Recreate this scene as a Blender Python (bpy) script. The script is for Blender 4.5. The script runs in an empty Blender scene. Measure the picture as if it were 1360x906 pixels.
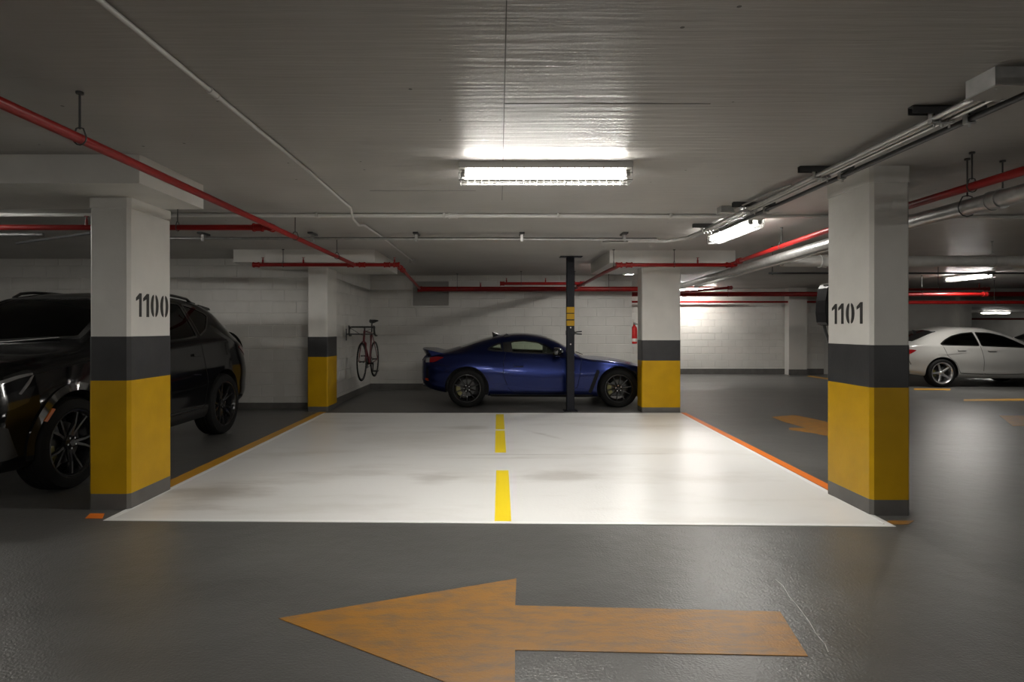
import bpy, bmesh, math, random
import numpy as np
from mathutils import Vector, Matrix
from mathutils.bvhtree import BVHTree

random.seed(7)
SC = bpy.context.scene
COL = SC.collection
PI = math.pi

# ------------------------------------------------------------------ camera
# x to the right, y into the depth of the garage, z up; camera stands at the origin
CAM_H = 1.35
CEIL = 2.52
cam_d = bpy.data.cameras.new('camera')
cam = bpy.data.objects.new('camera', cam_d)
COL.objects.link(cam)
cam.location = (0, 0, CAM_H)
cam.rotation_euler = (PI / 2, 0, 0)
cam_d.sensor_width = 36.0
cam_d.lens = 800 * 36.0 / 1360
cam_d.shift_x = 17 / 1360
cam_d.shift_y = -17 / 1360
cam_d.clip_start = 0.05
cam_d.clip_end = 200
SC.camera = cam

# ------------------------------------------------------------------ world, light level, exposure
world = bpy.data.worlds.new('world')
SC.world = world
world.use_nodes = True
world.node_tree.nodes['Background'].inputs[0].default_value = (0.9, 0.95, 1.0, 1)
world.node_tree.nodes['Background'].inputs[1].default_value = 0.0
TUBE_POWER = 305.0          # radiance of a fluorescent tube
SC.view_settings.view_transform = 'Standard'
SC.view_settings.look = 'None'
SC.view_settings.exposure = 0.0
SC.view_settings.gamma = 1.0
SC.view_settings.use_curve_mapping = False
try:
    SC.cycles.use_denoising = True
    SC.cycles.max_bounces = 8
    SC.cycles.diffuse_bounces = 5
    SC.cycles.glossy_bounces = 4
    SC.cycles.transparent_max_bounces = 12
    SC.cycles.caustics_reflective = False
    SC.cycles.caustics_refractive = False
    SC.cycles.sample_clamp_indirect = 4.0
except Exception:
    pass

# ------------------------------------------------------------------ materials
MATS = {}


def srgb(r, g, b):
    def f(c):
        c /= 255.0
        return c / 12.92 if c <= 0.04045 else ((c + 0.055) / 1.055) ** 2.4
    return (f(r), f(g), f(b))


def new_mat(name):
    m = bpy.data.materials.new(name)
    m.use_nodes = True
    nt = m.node_tree
    return m, nt, nt.nodes, nt.links, nt.nodes['Principled BSDF']


def set_in(b, key, v):
    if key in b.inputs:
        b.inputs[key].default_value = v


def mat(name, col, rough=0.5, metal=0.0, var=0.0, scale=6.0, bump=0.0, bscale=40.0, stretch=(1, 1, 1),
        coat=0.0, spec=0.5, rvar=0.0):
    """Principled material with object/world-space noise variation of the colour and a fine bump."""
    if name in MATS:
        return MATS[name]
    m, nt, N, L, b = new_mat(name)
    b.inputs['Base Color'].default_value = (*col, 1)
    b.inputs['Roughness'].default_value = rough
    b.inputs['Metallic'].default_value = metal
    set_in(b, 'Specular IOR Level', spec)
    if coat:
        set_in(b, 'Coat Weight', coat)
        set_in(b, 'Coat Roughness', 0.04)
    if var or bump or rvar:
        g = N.new('ShaderNodeNewGeometry')
        mp = N.new('ShaderNodeMapping')
        mp.inputs['Scale'].default_value = stretch
        L.new(g.outputs['Position'], mp.inputs['Vector'])
    if var or rvar:
        n = N.new('ShaderNodeTexNoise')
        n.inputs['Scale'].default_value = scale
        n.inputs['Detail'].default_value = 6
        L.new(mp.outputs[0], n.inputs['Vector'])
    if var:
        r = N.new('ShaderNodeValToRGB')
        r.color_ramp.elements[0].position = 0.3
        r.color_ramp.elements[1].position = 0.72
        r.color_ramp.elements[0].color = (*[c * (1 - var) for c in col], 1)
        r.color_ramp.elements[1].color = (*[min(1, c * (1 + var * 0.6)) for c in col], 1)
        L.new(n.outputs['Fac'], r.inputs['Fac'])
        L.new(r.outputs['Color'], b.inputs['Base Color'])
    if rvar:
        mr = N.new('ShaderNodeMapRange')
        mr.inputs['To Min'].default_value = max(0.02, rough - rvar)
        mr.inputs['To Max'].default_value = rough + rvar
        L.new(n.outputs['Fac'], mr.inputs['Value'])
        L.new(mr.outputs[0], b.inputs['Roughness'])
    if bump:
        n2 = N.new('ShaderNodeTexNoise')
        n2.inputs['Scale'].default_value = bscale
        n2.inputs['Detail'].default_value = 4
        L.new(mp.outputs[0], n2.inputs['Vector'])
        bp = N.new('ShaderNodeBump')
        bp.inputs['Strength'].default_value = bump
        bp.inputs['Distance'].default_value = 0.01
        L.new(n2.outputs['Fac'], bp.inputs['Height'])
        L.new(bp.outputs[0], b.inputs['Normal'])
    MATS[name] = m
    return m


def emit_mat(name, col, strength):
    m, nt, N, L, b = new_mat(name)
    b.inputs['Base Color'].default_value = (0.8, 0.8, 0.8, 1)
    b.inputs['Emission Color'].default_value = (*col, 1)
    b.inputs['Emission Strength'].default_value = strength
    MATS[name] = m
    return m


def glass_mat(name, tint, opacity):
    """Thin automotive pane: mostly clear with tint, glossy reflection on top."""
    m, nt, N, L, b = new_mat(name)
    N.remove(b)
    out = [n for n in N if n.type == 'OUTPUT_MATERIAL'][0]
    tr = N.new('ShaderNodeBsdfTransparent')
    tr.inputs[0].default_value = (*tint, 1)
    gl = N.new('ShaderNodeBsdfGlossy')
    gl.inputs['Roughness'].default_value = 0.02
    fr = N.new('ShaderNodeFresnel')
    fr.inputs['IOR'].default_value = 1.4
    mx = N.new('ShaderNodeMixShader')
    L.new(fr.outputs[0], mx.inputs[0])
    L.new(tr.outputs[0], mx.inputs[1])
    L.new(gl.outputs[0], mx.inputs[2])
    L.new(mx.outputs[0], out.inputs['Surface'])
    MATS[name] = m
    return m


def floor_material():
    m, nt, N, L, b = new_mat('floor_coating')
    g = N.new('ShaderNodeNewGeometry')
    n1 = N.new('ShaderNodeTexNoise'); n1.inputs['Scale'].default_value = 0.9; n1.inputs['Detail'].default_value = 8
    n1.inputs['Roughness'].default_value = 0.65
    mp = N.new('ShaderNodeMapping'); mp.inputs['Scale'].default_value = (0.6, 1.6, 1)
    L.new(g.outputs['Position'], mp.inputs['Vector']); L.new(mp.outputs[0], n1.inputs['Vector'])
    r = N.new('ShaderNodeValToRGB')
    r.color_ramp.elements[0].position = 0.3; r.color_ramp.elements[1].position = 0.75
    r.color_ramp.elements[0].color = (0.095, 0.093, 0.089, 1)
    r.color_ramp.elements[1].color = (0.135, 0.133, 0.128, 1)
    L.new(n1.outputs['Fac'], r.inputs['Fac'])
    v = N.new('ShaderNodeTexVoronoi'); v.inputs['Scale'].default_value = 1.1      # a few dropped oil specks
    L.new(g.outputs['Position'], v.inputs['Vector'])
    th = N.new('ShaderNodeMapRange'); th.inputs['From Min'].default_value = 0.012; th.inputs['From Max'].default_value = 0.03
    th.inputs['To Min'].default_value = 0.25; th.inputs['To Max'].default_value = 1.0
    L.new(v.outputs['Distance'], th.inputs['Value'])
    mu = N.new('ShaderNodeMix'); mu.data_type = 'RGBA'; mu.blend_type = 'MULTIPLY'; mu.inputs[0].default_value = 1
    L.new(r.outputs['Color'], mu.inputs[6]); L.new(th.outputs[0], mu.inputs[7])
    L.new(mu.outputs[2], b.inputs['Base Color'])
    mr = N.new('ShaderNodeMapRange'); mr.inputs['To Min'].default_value = 0.22; mr.inputs['To Max'].default_value = 0.42
    L.new(n1.outputs['Fac'], mr.inputs['Value']); L.new(mr.outputs[0], b.inputs['Roughness'])
    n2 = N.new('ShaderNodeTexNoise'); n2.inputs['Scale'].default_value = 85; n2.inputs['Detail'].default_value = 3
    L.new(g.outputs['Position'], n2.inputs['Vector'])
    n3 = N.new('ShaderNodeTexNoise'); n3.inputs['Scale'].default_value = 7; n3.inputs['Detail'].default_value = 3
    L.new(g.outputs['Position'], n3.inputs['Vector'])
    bp = N.new('ShaderNodeBump'); bp.inputs['Strength'].default_value = 0.28; bp.inputs['Distance'].default_value = 0.01
    bp2 = N.new('ShaderNodeBump'); bp2.inputs['Strength'].default_value = 0.08; bp2.inputs['Distance'].default_value = 0.05
    L.new(n2.outputs['Fac'], bp.inputs['Height']); L.new(n3.outputs['Fac'], bp2.inputs['Height'])
    L.new(bp2.outputs[0], bp.inputs['Normal']); L.new(bp.outputs[0], b.inputs['Normal'])
    MATS['floor_coating'] = m
    return m


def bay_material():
    """Bay floor, highlight overlay painted in as a pale colour, with brown tyre dirt and a grey drag mark."""
    m, nt, N, L, b = new_mat('brightened_bay_floor')
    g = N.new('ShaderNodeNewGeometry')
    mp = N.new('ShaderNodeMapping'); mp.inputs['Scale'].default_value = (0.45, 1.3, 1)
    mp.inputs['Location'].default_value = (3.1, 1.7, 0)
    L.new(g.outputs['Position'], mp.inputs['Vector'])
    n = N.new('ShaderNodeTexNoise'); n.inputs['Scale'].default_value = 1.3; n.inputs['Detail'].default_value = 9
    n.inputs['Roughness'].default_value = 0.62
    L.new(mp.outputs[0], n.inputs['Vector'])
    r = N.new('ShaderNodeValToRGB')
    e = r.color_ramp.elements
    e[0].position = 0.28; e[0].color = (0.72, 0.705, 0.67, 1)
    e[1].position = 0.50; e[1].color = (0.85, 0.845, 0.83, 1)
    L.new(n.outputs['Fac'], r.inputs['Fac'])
    col = r.outputs['Color']
    # dirt smudges left by tyres: (x, y, rx, ry, strength)
    for (sx, sy, rx, ry, st, rot) in ((-0.62, 5.35, .30, .38, .55, 0), (-2.35, 4.85, .75, .55, .75, .2), (-1.6, 5.45, .7, .40, .35, .3), (-0.45, 8.15, .55, .26, .6, 0),
                                      (0.55, 7.65, 1.0, .10, .55, -1.0), (0.55, 5.45, .42, .30, .5, 0), (1.9, 8.1, .5, .3, .3, 0), (-1.9, 8.1, .5, .35, .3, 0),
                                      (0.1, 6.42, 2.4, .05, .55, 0.02), (-.1, 6.25, 1.9, .04, .35, 0), (0.55, 8.4, .5, .22, .4, 0), (-1.2, 6.3, .6, .2, .3, 0)):
        mq = N.new('ShaderNodeMapping')
        mq.vector_type = 'TEXTURE'
        mq.inputs['Location'].default_value = (sx, sy, 0)
        mq.inputs['Rotation'].default_value = (0, 0, rot)
        mq.inputs['Scale'].default_value = (rx, ry, 1)
        L.new(g.outputs['Position'], mq.inputs['Vector'])
        ln = N.new('ShaderNodeVectorMath'); ln.operation = 'LENGTH'
        L.new(mq.outputs[0], ln.inputs[0])
        ad = N.new('ShaderNodeMath'); ad.operation = 'MULTIPLY_ADD'
        ad.inputs[1].default_value = 3.2; ad.inputs[2].default_value = -1.45
        L.new(n.outputs['Fac'], ad.inputs[0])
        sm = N.new('ShaderNodeMath'); sm.operation = 'ADD'
        L.new(ln.outputs['Value'], sm.inputs[0]); L.new(ad.outputs[0], sm.inputs[1])
        mr = N.new('ShaderNodeMapRange'); mr.interpolation_type = 'SMOOTHSTEP'
        mr.inputs['From Min'].default_value = 0.1; mr.inputs['From Max'].default_value = 1.0
        mr.inputs['To Min'].default_value = st * 0.62; mr.inputs['To Max'].default_value = 0.0
        L.new(sm.outputs[0], mr.inputs['Value'])
        mu = N.new('ShaderNodeMix'); mu.data_type = 'RGBA'
        L.new(mr.outputs[0], mu.inputs[0]); L.new(col, mu.inputs[6])
        mu.inputs[7].default_value = (0.27, 0.235, 0.19, 1)
        col = mu.outputs[2]
    L.new(col, b.inputs['Base Color'])
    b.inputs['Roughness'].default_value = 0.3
    n2 = N.new('ShaderNodeTexNoise'); n2.inputs['Scale'].default_value = 45
    L.new(g.outputs['Position'], n2.inputs['Vector'])
    bp = N.new('ShaderNodeBump'); bp.inputs['Strength'].default_value = 0.15; bp.inputs['Distance'].default_value = 0.01
    L.new(n2.outputs['Fac'], bp.inputs['Height']); L.new(bp.outputs[0], b.inputs['Normal'])
    MATS['brightened_bay_floor'] = m
    return m


def ceiling_material():
    m, nt, N, L, b = new_mat('painted_slab')
    g = N.new('ShaderNodeNewGeometry')
    n1 = N.new('ShaderNodeTexNoise'); n1.inputs['Scale'].default_value = 1.2; n1.inputs['Detail'].default_value = 6
    L.new(g.outputs['Position'], n1.inputs['Vector'])
    r = N.new('ShaderNodeValToRGB')
    r.color_ramp.elements[0].position = 0.3; r.color_ramp.elements[1].position = 0.75
    r.color_ramp.elements[0].color = (0.36, 0.348, 0.33, 1); r.color_ramp.elements[1].color = (0.44, 0.427, 0.405, 1)
    L.new(n1.outputs['Fac'], r.inputs['Fac'])
    v = N.new('ShaderNodeTexVoronoi'); v.inputs['Scale'].default_value = 6
    L.new(g.outputs['Position'], v.inputs['Vector'])
    sep = N.new('ShaderNodeSeparateColor'); L.new(v.outputs['Color'], sep.inputs[0])
    gate = N.new('ShaderNodeMath'); gate.operation = 'LESS_THAN'; gate.inputs[1].default_value = 0.45
    L.new(sep.outputs[0], gate.inputs[0])
    near = N.new('ShaderNodeMath'); near.operation = 'LESS_THAN'; near.inputs[1].default_value = 0.055
    L.new(v.outputs['Distance'], near.inputs[0])
    both = N.new('ShaderNodeMath'); both.operation = 'MULTIPLY'
    L.new(gate.outputs[0], both.inputs[0]); L.new(near.outputs[0], both.inputs[1])
    mx = N.new('ShaderNodeMix'); mx.data_type = 'RGBA'
    L.new(both.outputs[0], mx.inputs[0]); L.new(r.outputs['Color'], mx.inputs[6]); mx.inputs[7].default_value = (0.1, 0.098, 0.09, 1)
    L.new(mx.outputs[2], b.inputs['Base Color'])
    b.inputs['Roughness'].default_value = 0.40
    set_in(b, 'Specular IOR Level', 0.22)
    mp = N.new('ShaderNodeMapping'); mp.inputs['Scale'].default_value = (1.0, 15, 1)
    L.new(g.outputs['Position'], mp.inputs['Vector'])
    n2 = N.new('ShaderNodeTexNoise'); n2.inputs['Scale'].default_value = 1.6; n2.inputs['Detail'].default_value = 5
    L.new(mp.outputs[0], n2.inputs['Vector'])
    bp = N.new('ShaderNodeBump'); bp.inputs['Strength'].default_value = 0.45; bp.inputs['Distance'].default_value = 0.012
    L.new(n2.outputs['Fac'], bp.inputs['Height']); L.new(bp.outputs[0], b.inputs['Normal'])
    MATS['painted_slab'] = m
    return m


def worn_paint(name, col, under, amount=0.42, rough=0.4):
    m, nt, N, L, b = new_mat(name)
    g = N.new('ShaderNodeNewGeometry')
    n = N.new('ShaderNodeTexNoise'); n.inputs['Scale'].default_value = 9; n.inputs['Detail'].default_value = 10
    n.inputs['Roughness'].default_value = 0.75
    mp = N.new('ShaderNodeMapping'); mp.inputs['Scale'].default_value = (0.6, 2.0, 1)
    L.new(g.outputs['Position'], mp.inputs['Vector']); L.new(mp.outputs[0], n.inputs['Vector'])
    r = N.new('ShaderNodeValToRGB')
    r.color_ramp.elements[0].position = amount - 0.12; r.color_ramp.elements[1].position = amount + 0.1
    r.color_ramp.elements[0].color = (*under, 1); r.color_ramp.elements[1].color = (*col, 1)
    L.new(n.outputs['Fac'], r.inputs['Fac']); L.new(r.outputs['Color'], b.inputs['Base Color'])
    b.inputs['Roughness'].default_value = rough
    n2 = N.new('ShaderNodeTexNoise'); n2.inputs['Scale'].default_value = 95
    L.new(g.outputs['Position'], n2.inputs['Vector'])
    bp = N.new('ShaderNodeBump'); bp.inputs['Strength'].default_value = 0.16; bp.inputs['Distance'].default_value = 0.01
    L.new(n2.outputs['Fac'], bp.inputs['Height']); L.new(bp.outputs[0], b.inputs['Normal'])
    MATS[name] = m
    return m


M_FLOOR = floor_material()
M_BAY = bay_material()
M_CEIL = ceiling_material()
M_WALL = mat('wall_paint', (0.56, 0.545, 0.515), 0.42, var=0.08, scale=2.5, bump=0.18, bscale=70)
M_FARWALL = mat('glossy_wall_paint', (0.64, 0.625, 0.59), 0.3, var=0.06, scale=2.5, bump=0.12, bscale=40)
M_COLUMN = mat('column_paint', (0.64, 0.625, 0.59), 0.45, var=0.07, scale=3.5, bump=0.12, bscale=30)
M_YELLOW = mat('yellow_paint', (0.50, 0.285, 0.001), 0.42, spec=0.3, var=0.12, scale=4, bump=0.12, bscale=30)
M_BLACK = mat('black_paint', (0.035, 0.035, 0.037), 0.38, var=0.2, scale=6, bump=0.1, bscale=30)
M_GREYBASE = mat('grey_base_paint', (0.11, 0.105, 0.098), 0.42, var=0.2, scale=6)
M_STENCIL = mat('stencil_black', (0.02, 0.019, 0.018), 0.6)
M_RED = mat('red_pipe_paint', (0.24, 0.007, 0.006), 0.4, spec=0.3, var=0.15, scale=8)
M_GALV = mat('galvanised_steel', (0.48, 0.48, 0.47), 0.35, metal=0.85, var=0.2, scale=14)
M_GREYPIPE = mat('grey_pipe', (0.50, 0.49, 0.47), 0.4, var=0.1, scale=8)
M_DARKPIPE = mat('dark_pipe', (0.05, 0.05, 0.052), 0.5)
M_STRUT = mat('dark_strut', (0.06, 0.06, 0.06), 0.5, metal=0.3)
M_WHITEPIPE = mat('white_pipe', (0.60, 0.59, 0.57), 0.3, var=0.06, scale=6)
M_HOUSING = mat('fixture_enamel', (0.62, 0.61, 0.58), 0.35)
M_WIRE = mat('guard_wire', (0.05, 0.049, 0.046), 0.5)
M_TUBE = emit_mat('fluorescent_tube', (1.0, 0.968, 0.905), TUBE_POWER)
M_TUBETOP = emit_mat('tube_dimmed_top', (1.0, 0.968, 0.905), TUBE_POWER * 0.04)  # upward faces dimmed to curb glare on the ceiling
M_TUBESIDE = emit_mat('tube_side', (1.0, 0.968, 0.905), TUBE_POWER * 0.45)  # side faces dimmed partway, also against ceiling glare
M_BAYOUTLINE = mat('bay_highlight_outline', (0.93, 0.93, 0.92), 0.35, var=0.02)  # glowing edge of the bay highlight, painted in as white
M_YLINE = worn_paint('bright_yellow_line', (0.95, 0.72, 0.02), (0.75, 0.6, 0.2), 0.2)
M_OLINE = worn_paint('amber_line', (0.60, 0.31, 0.03), (0.25, 0.2, 0.12), 0.33)
M_RLINE = worn_paint('orange_line', (0.85, 0.20, 0.015), (0.4, 0.2, 0.1), 0.3)
M_ARROW = worn_paint('worn_orange_paint', (0.40, 0.18, 0.022), (0.22, 0.14, 0.08), 0.46, 0.45)
M_TYRE = mat('tyre_rubber', (0.006, 0.006, 0.006), 0.75, spec=0.2, bump=0.2, bscale=60)
M_RIMBLACK = mat('gloss_black_alloy', (0.012, 0.012, 0.013), 0.2, metal=0.2, coat=0.2)
M_RIMGREY = mat('dark_alloy', (0.10, 0.10, 0.11), 0.25, metal=0.8)
M_RIMSILVER = mat('silver_alloy', (0.65, 0.65, 0.66), 0.25, metal=0.85)
M_DISC = mat('brake_steel', (0.07, 0.07, 0.07), 0.4, metal=0.9)
M_CALIPER = mat('olive_caliper', (0.16, 0.15, 0.05), 0.4)
M_PBLACK = mat('black_car_paint', (0.004, 0.004, 0.0045), 0.08, spec=0.4)
M_PBLUE = mat('navy_car_paint', (0.006, 0.013, 0.078), 0.24, metal=0.8, coat=0.25)
M_PWHITE = mat('white_car_paint', (0.34, 0.334, 0.318), 0.3, coat=1.0)
M_PGREY = mat('grey_car_paint', (0.30, 0.30, 0.30), 0.28, coat=1.0)
M_TRIM = mat('black_plastic_trim', (0.012, 0.012, 0.012), 0.45)
M_GLOSSTRIM = mat('gloss_black_trim', (0.01, 0.01, 0.01), 0.12, coat=0.8)
M_CHROME = mat('chrome', (0.75, 0.75, 0.75), 0.12, metal=1.0)
M_SEAM = mat('panel_gap', (0.002, 0.002, 0.002), 0.9)
M_INTERIOR = mat('cabin_lining', (0.03, 0.03, 0.031), 0.8)
M_SEAT = mat('seat_fabric', (0.045, 0.045, 0.046), 0.8)
M_HEADREST = mat('pale_headrest', (0.4, 0.4, 0.4), 0.7)
M_REDLENS = mat('red_lamp_lens', (0.20, 0.004, 0.006), 0.12, coat=1.0)
M_CLEARLENS = mat('clear_lamp_lens', (0.25, 0.25, 0.26), 0.08, coat=1.0)
M_AMBER = mat('amber_marker', (0.55, 0.12, 0.01), 0.25, coat=0.5)
M_GLASS = glass_mat('clear_car_glass', (0.90, 0.94, 0.88), 0.2)
M_GLASSDARK = glass_mat('tinted_car_glass', (0.42, 0.45, 0.43), 0.6)
M_NAVYPOST = mat('navy_steel_post', (0.006, 0.007, 0.012), 0.5, spec=0.25, var=0.2, scale=10)
M_BIKERED = mat('dusty_red_frame', (0.10, 0.016, 0.02), 0.35)
M_BIKEBLK = mat('black_bike_metal', (0.015, 0.015, 0.015), 0.4, metal=0.3)
M_EXT = mat('extinguisher_red', (0.62, 0.02, 0.02), 0.3, coat=0.4)
M_LABELW = mat('white_sticker', (0.75, 0.74, 0.70), 0.5)
M_VENT = mat('vent_metal', (0.33, 0.32, 0.30), 0.5)
M_CONCRETE_D = mat('ceiling_joint', (0.10, 0.097, 0.09), 0.9)
M_GREEN = mat('green_pipe_paint', (0.02, 0.09, 0.045), 0.45)
M_CHARGER = mat('charger_plastic', (0.006, 0.006, 0.007), 0.45, spec=0.25)


# ------------------------------------------------------------------ mesh helpers
class MB:
    """collects shapes; build() links them as ONE mesh object"""
    def __init__(self):
        self.v = []; self.f = []

    def add(self, vs, fs):
        o = len(self.v)
        self.v += [tuple(p) for p in vs]
        self.f += [[i + o for i in q] for q in fs]
        return self

    def box(self, x0, x1, y0, y1, z0, z1):
        return self.add([(x0, y0, z0), (x1, y0, z0), (x1, y1, z0), (x0, y1, z0),
                         (x0, y0, z1), (x1, y0, z1), (x1, y1, z1), (x0, y1, z1)],
                        [(0, 3, 2, 1), (4, 5, 6, 7), (0, 1, 5, 4), (1, 2, 6, 5), (2, 3, 7, 6), (3, 0, 4, 7)])

    def prism(self, poly, z0, z1):
        n = len(poly)
        vs = [(p[0], p[1], z0) for p in poly] + [(p[0], p[1], z1) for p in poly]
        fs = [list(range(n))[::-1], list(range(n, 2 * n))]
        fs += [(i, (i + 1) % n, n + (i + 1) % n, n + i) for i in range(n)]
        return self.add(vs, fs)

    def prism_axis(self, poly, a0, a1, fn):
        """poly in 2D, extruded between a0 and a1, fn(u, v, a) -> point"""
        n = len(poly)
        vs = [fn(p[0], p[1], a0) for p in poly] + [fn(p[0], p[1], a1) for p in poly]
        fs = [list(range(n))[::-1], list(range(n, 2 * n))]
        fs += [(i, (i + 1) % n, n + (i + 1) % n, n + i) for i in range(n)]
        return self.add(vs, fs)

    def tube(self, pts, r, n=10, closed=False, caps=True):
        pts = [Vector(p) for p in pts]
        k = len(pts)
        rs = r if isinstance(r, (list, tuple)) else [r] * k
        rings = []
        prev = None
        for i, p in enumerate(pts):
            if closed:
                t = pts[(i + 1) % k] - pts[i - 1]
            else:
                t = pts[min(i + 1, k - 1)] - pts[max(i - 1, 0)]
            t.normalize()
            if prev is None:
                a = Vector((0, 0, 1)) if abs(t.z) < 0.9 else Vector((1, 0, 0))
                u = t.cross(a).normalized()
            else:
                u = (prev - t * prev.dot(t))
                u = u.normalized() if u.length > 1e-6 else t.orthogonal().normalized()
            prev = u
            w = t.cross(u)
            # widen the ring at a bend so the tube keeps its bore
            rings.append([p + (u * math.cos(2 * PI * j / n) + w * math.sin(2 * PI * j / n)) * rs[i] for j in range(n)])
        vs = [q for ring in rings for q in ring]
        fs = []
        m = k if closed else k - 1
        for i in range(m):
            a, b = i * n, ((i + 1) % k) * n
            for j in range(n):
                fs.append((a + j, a + (j + 1) % n, b + (j + 1) % n, b + j))
        if caps and not closed:
            fs.append(list(range(n))[::-1]); fs.append(list(range((k - 1) * n, k * n)))
        return self.add(vs, fs)

    def cyl(self, p0, p1, r, n=12, r2=None):
        return self.tube([p0, p1], [r, r if r2 is None else r2], n)

    def lathe(self, prof, n=32, axis='y', centre=(0, 0, 0), closed=False):
        """prof: list of (radius, offset along axis)"""
        k = len(prof); vs = []
        for (r, a) in prof:
            for j in range(n):
                c, s = math.cos(2 * PI * j / n) * r, math.sin(2 * PI * j / n) * r
                p = {'y': (c, a, s), 'z': (c, s, a), 'x': (a, c, s)}[axis]
                vs.append((p[0] + centre[0], p[1] + centre[1], p[2] + centre[2]))
        fs = []
        for i in range(k if closed else k - 1):
            a, b = i * n, ((i + 1) % k) * n
            for j in range(n):
                fs.append((a + j, a + (j + 1) % n, b + (j + 1) % n, b + j))
        if not closed:
            fs.append(list(range(n))); fs.append(list(range((k - 1) * n, k * n))[::-1])
        return self.add(vs, fs)

    def mesh(self, name, smooth=None):
        me = bpy.data.meshes.new(name)
        me.from_pydata(self.v, [], self.f)
        bm = bmesh.new(); bm.from_mesh(me)
        bmesh.ops.recalc_face_normals(bm, faces=bm.faces)
        bm.to_mesh(me); bm.free()
        if smooth is not None:
            me.polygons.foreach_set('use_smooth', [True] * len(me.polygons))
            me.set_sharp_from_angle(angle=math.radians(smooth))
        return me

    def build(self, name, material, parent=None, smooth=None, loc=None):
        me = self.mesh(name, smooth)
        me.materials.append(material)
        return link(name, me, parent, loc)


def link(name, data, parent=None, loc=None):
    o = bpy.data.objects.new(name, data)
    COL.objects.link(o)
    if parent is not None:
        o.parent = parent
    if loc is not None:
        o.location = loc
    return o


def tag(o, label=None, cat=None, group=None, kind=None):
    if label: o['label'] = label
    if cat: o['category'] = cat
    if group: o['group'] = group
    if kind: o['kind'] = kind
    return o


def thing(name, label, cat, loc=(0, 0, 0), rz=0.0, group=None):
    o = link(name, None, None, loc)
    o.rotation_euler = (0, 0, rz)
    o.empty_display_size = 0.2
    return tag(o, label, cat, group)


def struct(o):
    o['kind'] = 'structure'
    return o


def chamfer_rect(x0, x1, y0, y1, c):
    return [(x0 + c, y0), (x1 - c, y0), (x1, y0 + c), (x1, y1 - c), (x1 - c, y1), (x0 + c, y1), (x0, y1 - c), (x0, y0 + c)]


# ------------------------------------------------------------------ the room shell
struct(MB().box(-12.2, 24.2, -7.2, 34.2, -0.3, 0).build('floor', M_FLOOR))
ceil_o = struct(MB().box(-12.2, 24.2, -7.2, 17.9, CEIL, CEIL + 0.3).build('ceiling', M_CEIL))
# slab formwork joints (open grooves filled dark), proud by a hair
MB().box(0.024, 0.0285, -6, 5.5, CEIL - 0.0015, CEIL + 0.01).build('slab_joint', M_CONCRETE_D, ceil_o)
MB().box(0.03, 1.1, 3.136, 3.1405, CEIL - 0.0015, CEIL + 0.01).build('slab_joint', M_CONCRETE_D, ceil_o)
MB().box(-1.1, -0.2, 5.12, 5.126, CEIL - 0.0015, CEIL + 0.01).build('slab_joint', M_CONCRETE_D, ceil_o)


def drop_panel(x0, x1, y0, y1, z0):
    return MB().box(x0, x1, y0, y1, z0, CEIL).build('drop_panel', M_COLUMN, ceil_o)


drop_panel(-7.5, -2.42, 4.05, 4.93, 2.325)
drop_panel(-3.95, -1.85, 8.95, 10.95, 2.33)
drop_panel(1.66, 3.55, 9.05, 10.9, 2.33)

BLOCK_CACHE = {}


def block_mesh(w, h, m):
    key = (round(w, 3), round(h, 3), m.name)
    if key not in BLOCK_CACHE:
        c, d = 0.005, 0.006
        b = MB()
        b.add([(0, 0, 0), (w, 0, 0), (w, 0, h), (0, 0, h),
               (c, -d, c), (w - c, -d, c), (w - c, -d, h - c), (c, -d, h - c)],
              [(4, 5, 6, 7), (0, 1, 5, 4), (1, 2, 6, 5), (2, 3, 7, 6), (3, 0, 4, 7)])
        me = bpy.data.meshes.new('block')
        me.from_pydata(b.v, [], b.f)
        me.materials.append(m)
        BLOCK_CACHE[key] = me
    return BLOCK_CACHE[key]


def block_wall(name, origin, ang, length, height, m, thick=0.2, base_name=None, base_h=0.13, limit_from=0.0, z0=0.0):
    """painted block wall; local x runs along it, -y is the visible face"""
    ca, sa = math.cos(ang), math.sin(ang)
    w = struct(MB().box(0, length, 0, thick, z0, height).build(name, m, None, None, origin))
    w.rotation_euler = (0, 0, ang)
    bw, bh, j = 0.40, 0.2, 0.008
    row = 0
    z = z0
    while z < height - 0.02:
        hh = min(bh, height - z)
        x = limit_from + (0 if row % 2 == 0 else -0.2)
        while x < length - 0.01:
            a, b_ = max(x, limit_from), min(x + bw, length)
            if b_ - a > 0.05:
                o = link('block', block_mesh(b_ - a - j, hh - j, m), w, (a + j / 2, 0, z + j / 2))
            x += bw
        z += bh; row += 1
    if base_name:
        bb = struct(MB().box(0, length, -0.016, 0, 0, base_h).build(base_name, M_GREYBASE, None, None, origin))
        bb.rotation_euler = (0, 0, ang)
    return w


# wall behind the black SUV, the return wall that carries the bicycle, the wall behind the blue coupe
block_wall('wall_left_back', (-9.0, 10.12, 0), 0.0, 5.95, CEIL, M_WALL, 0.2, 'baseboard_left_back', 0.10)
block_wall('wall_return', (-2.85, 13.3, 0), -PI / 2, 2.98, CEIL, M_WALL, 0.2, 'baseboard_return', 0.13)
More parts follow.
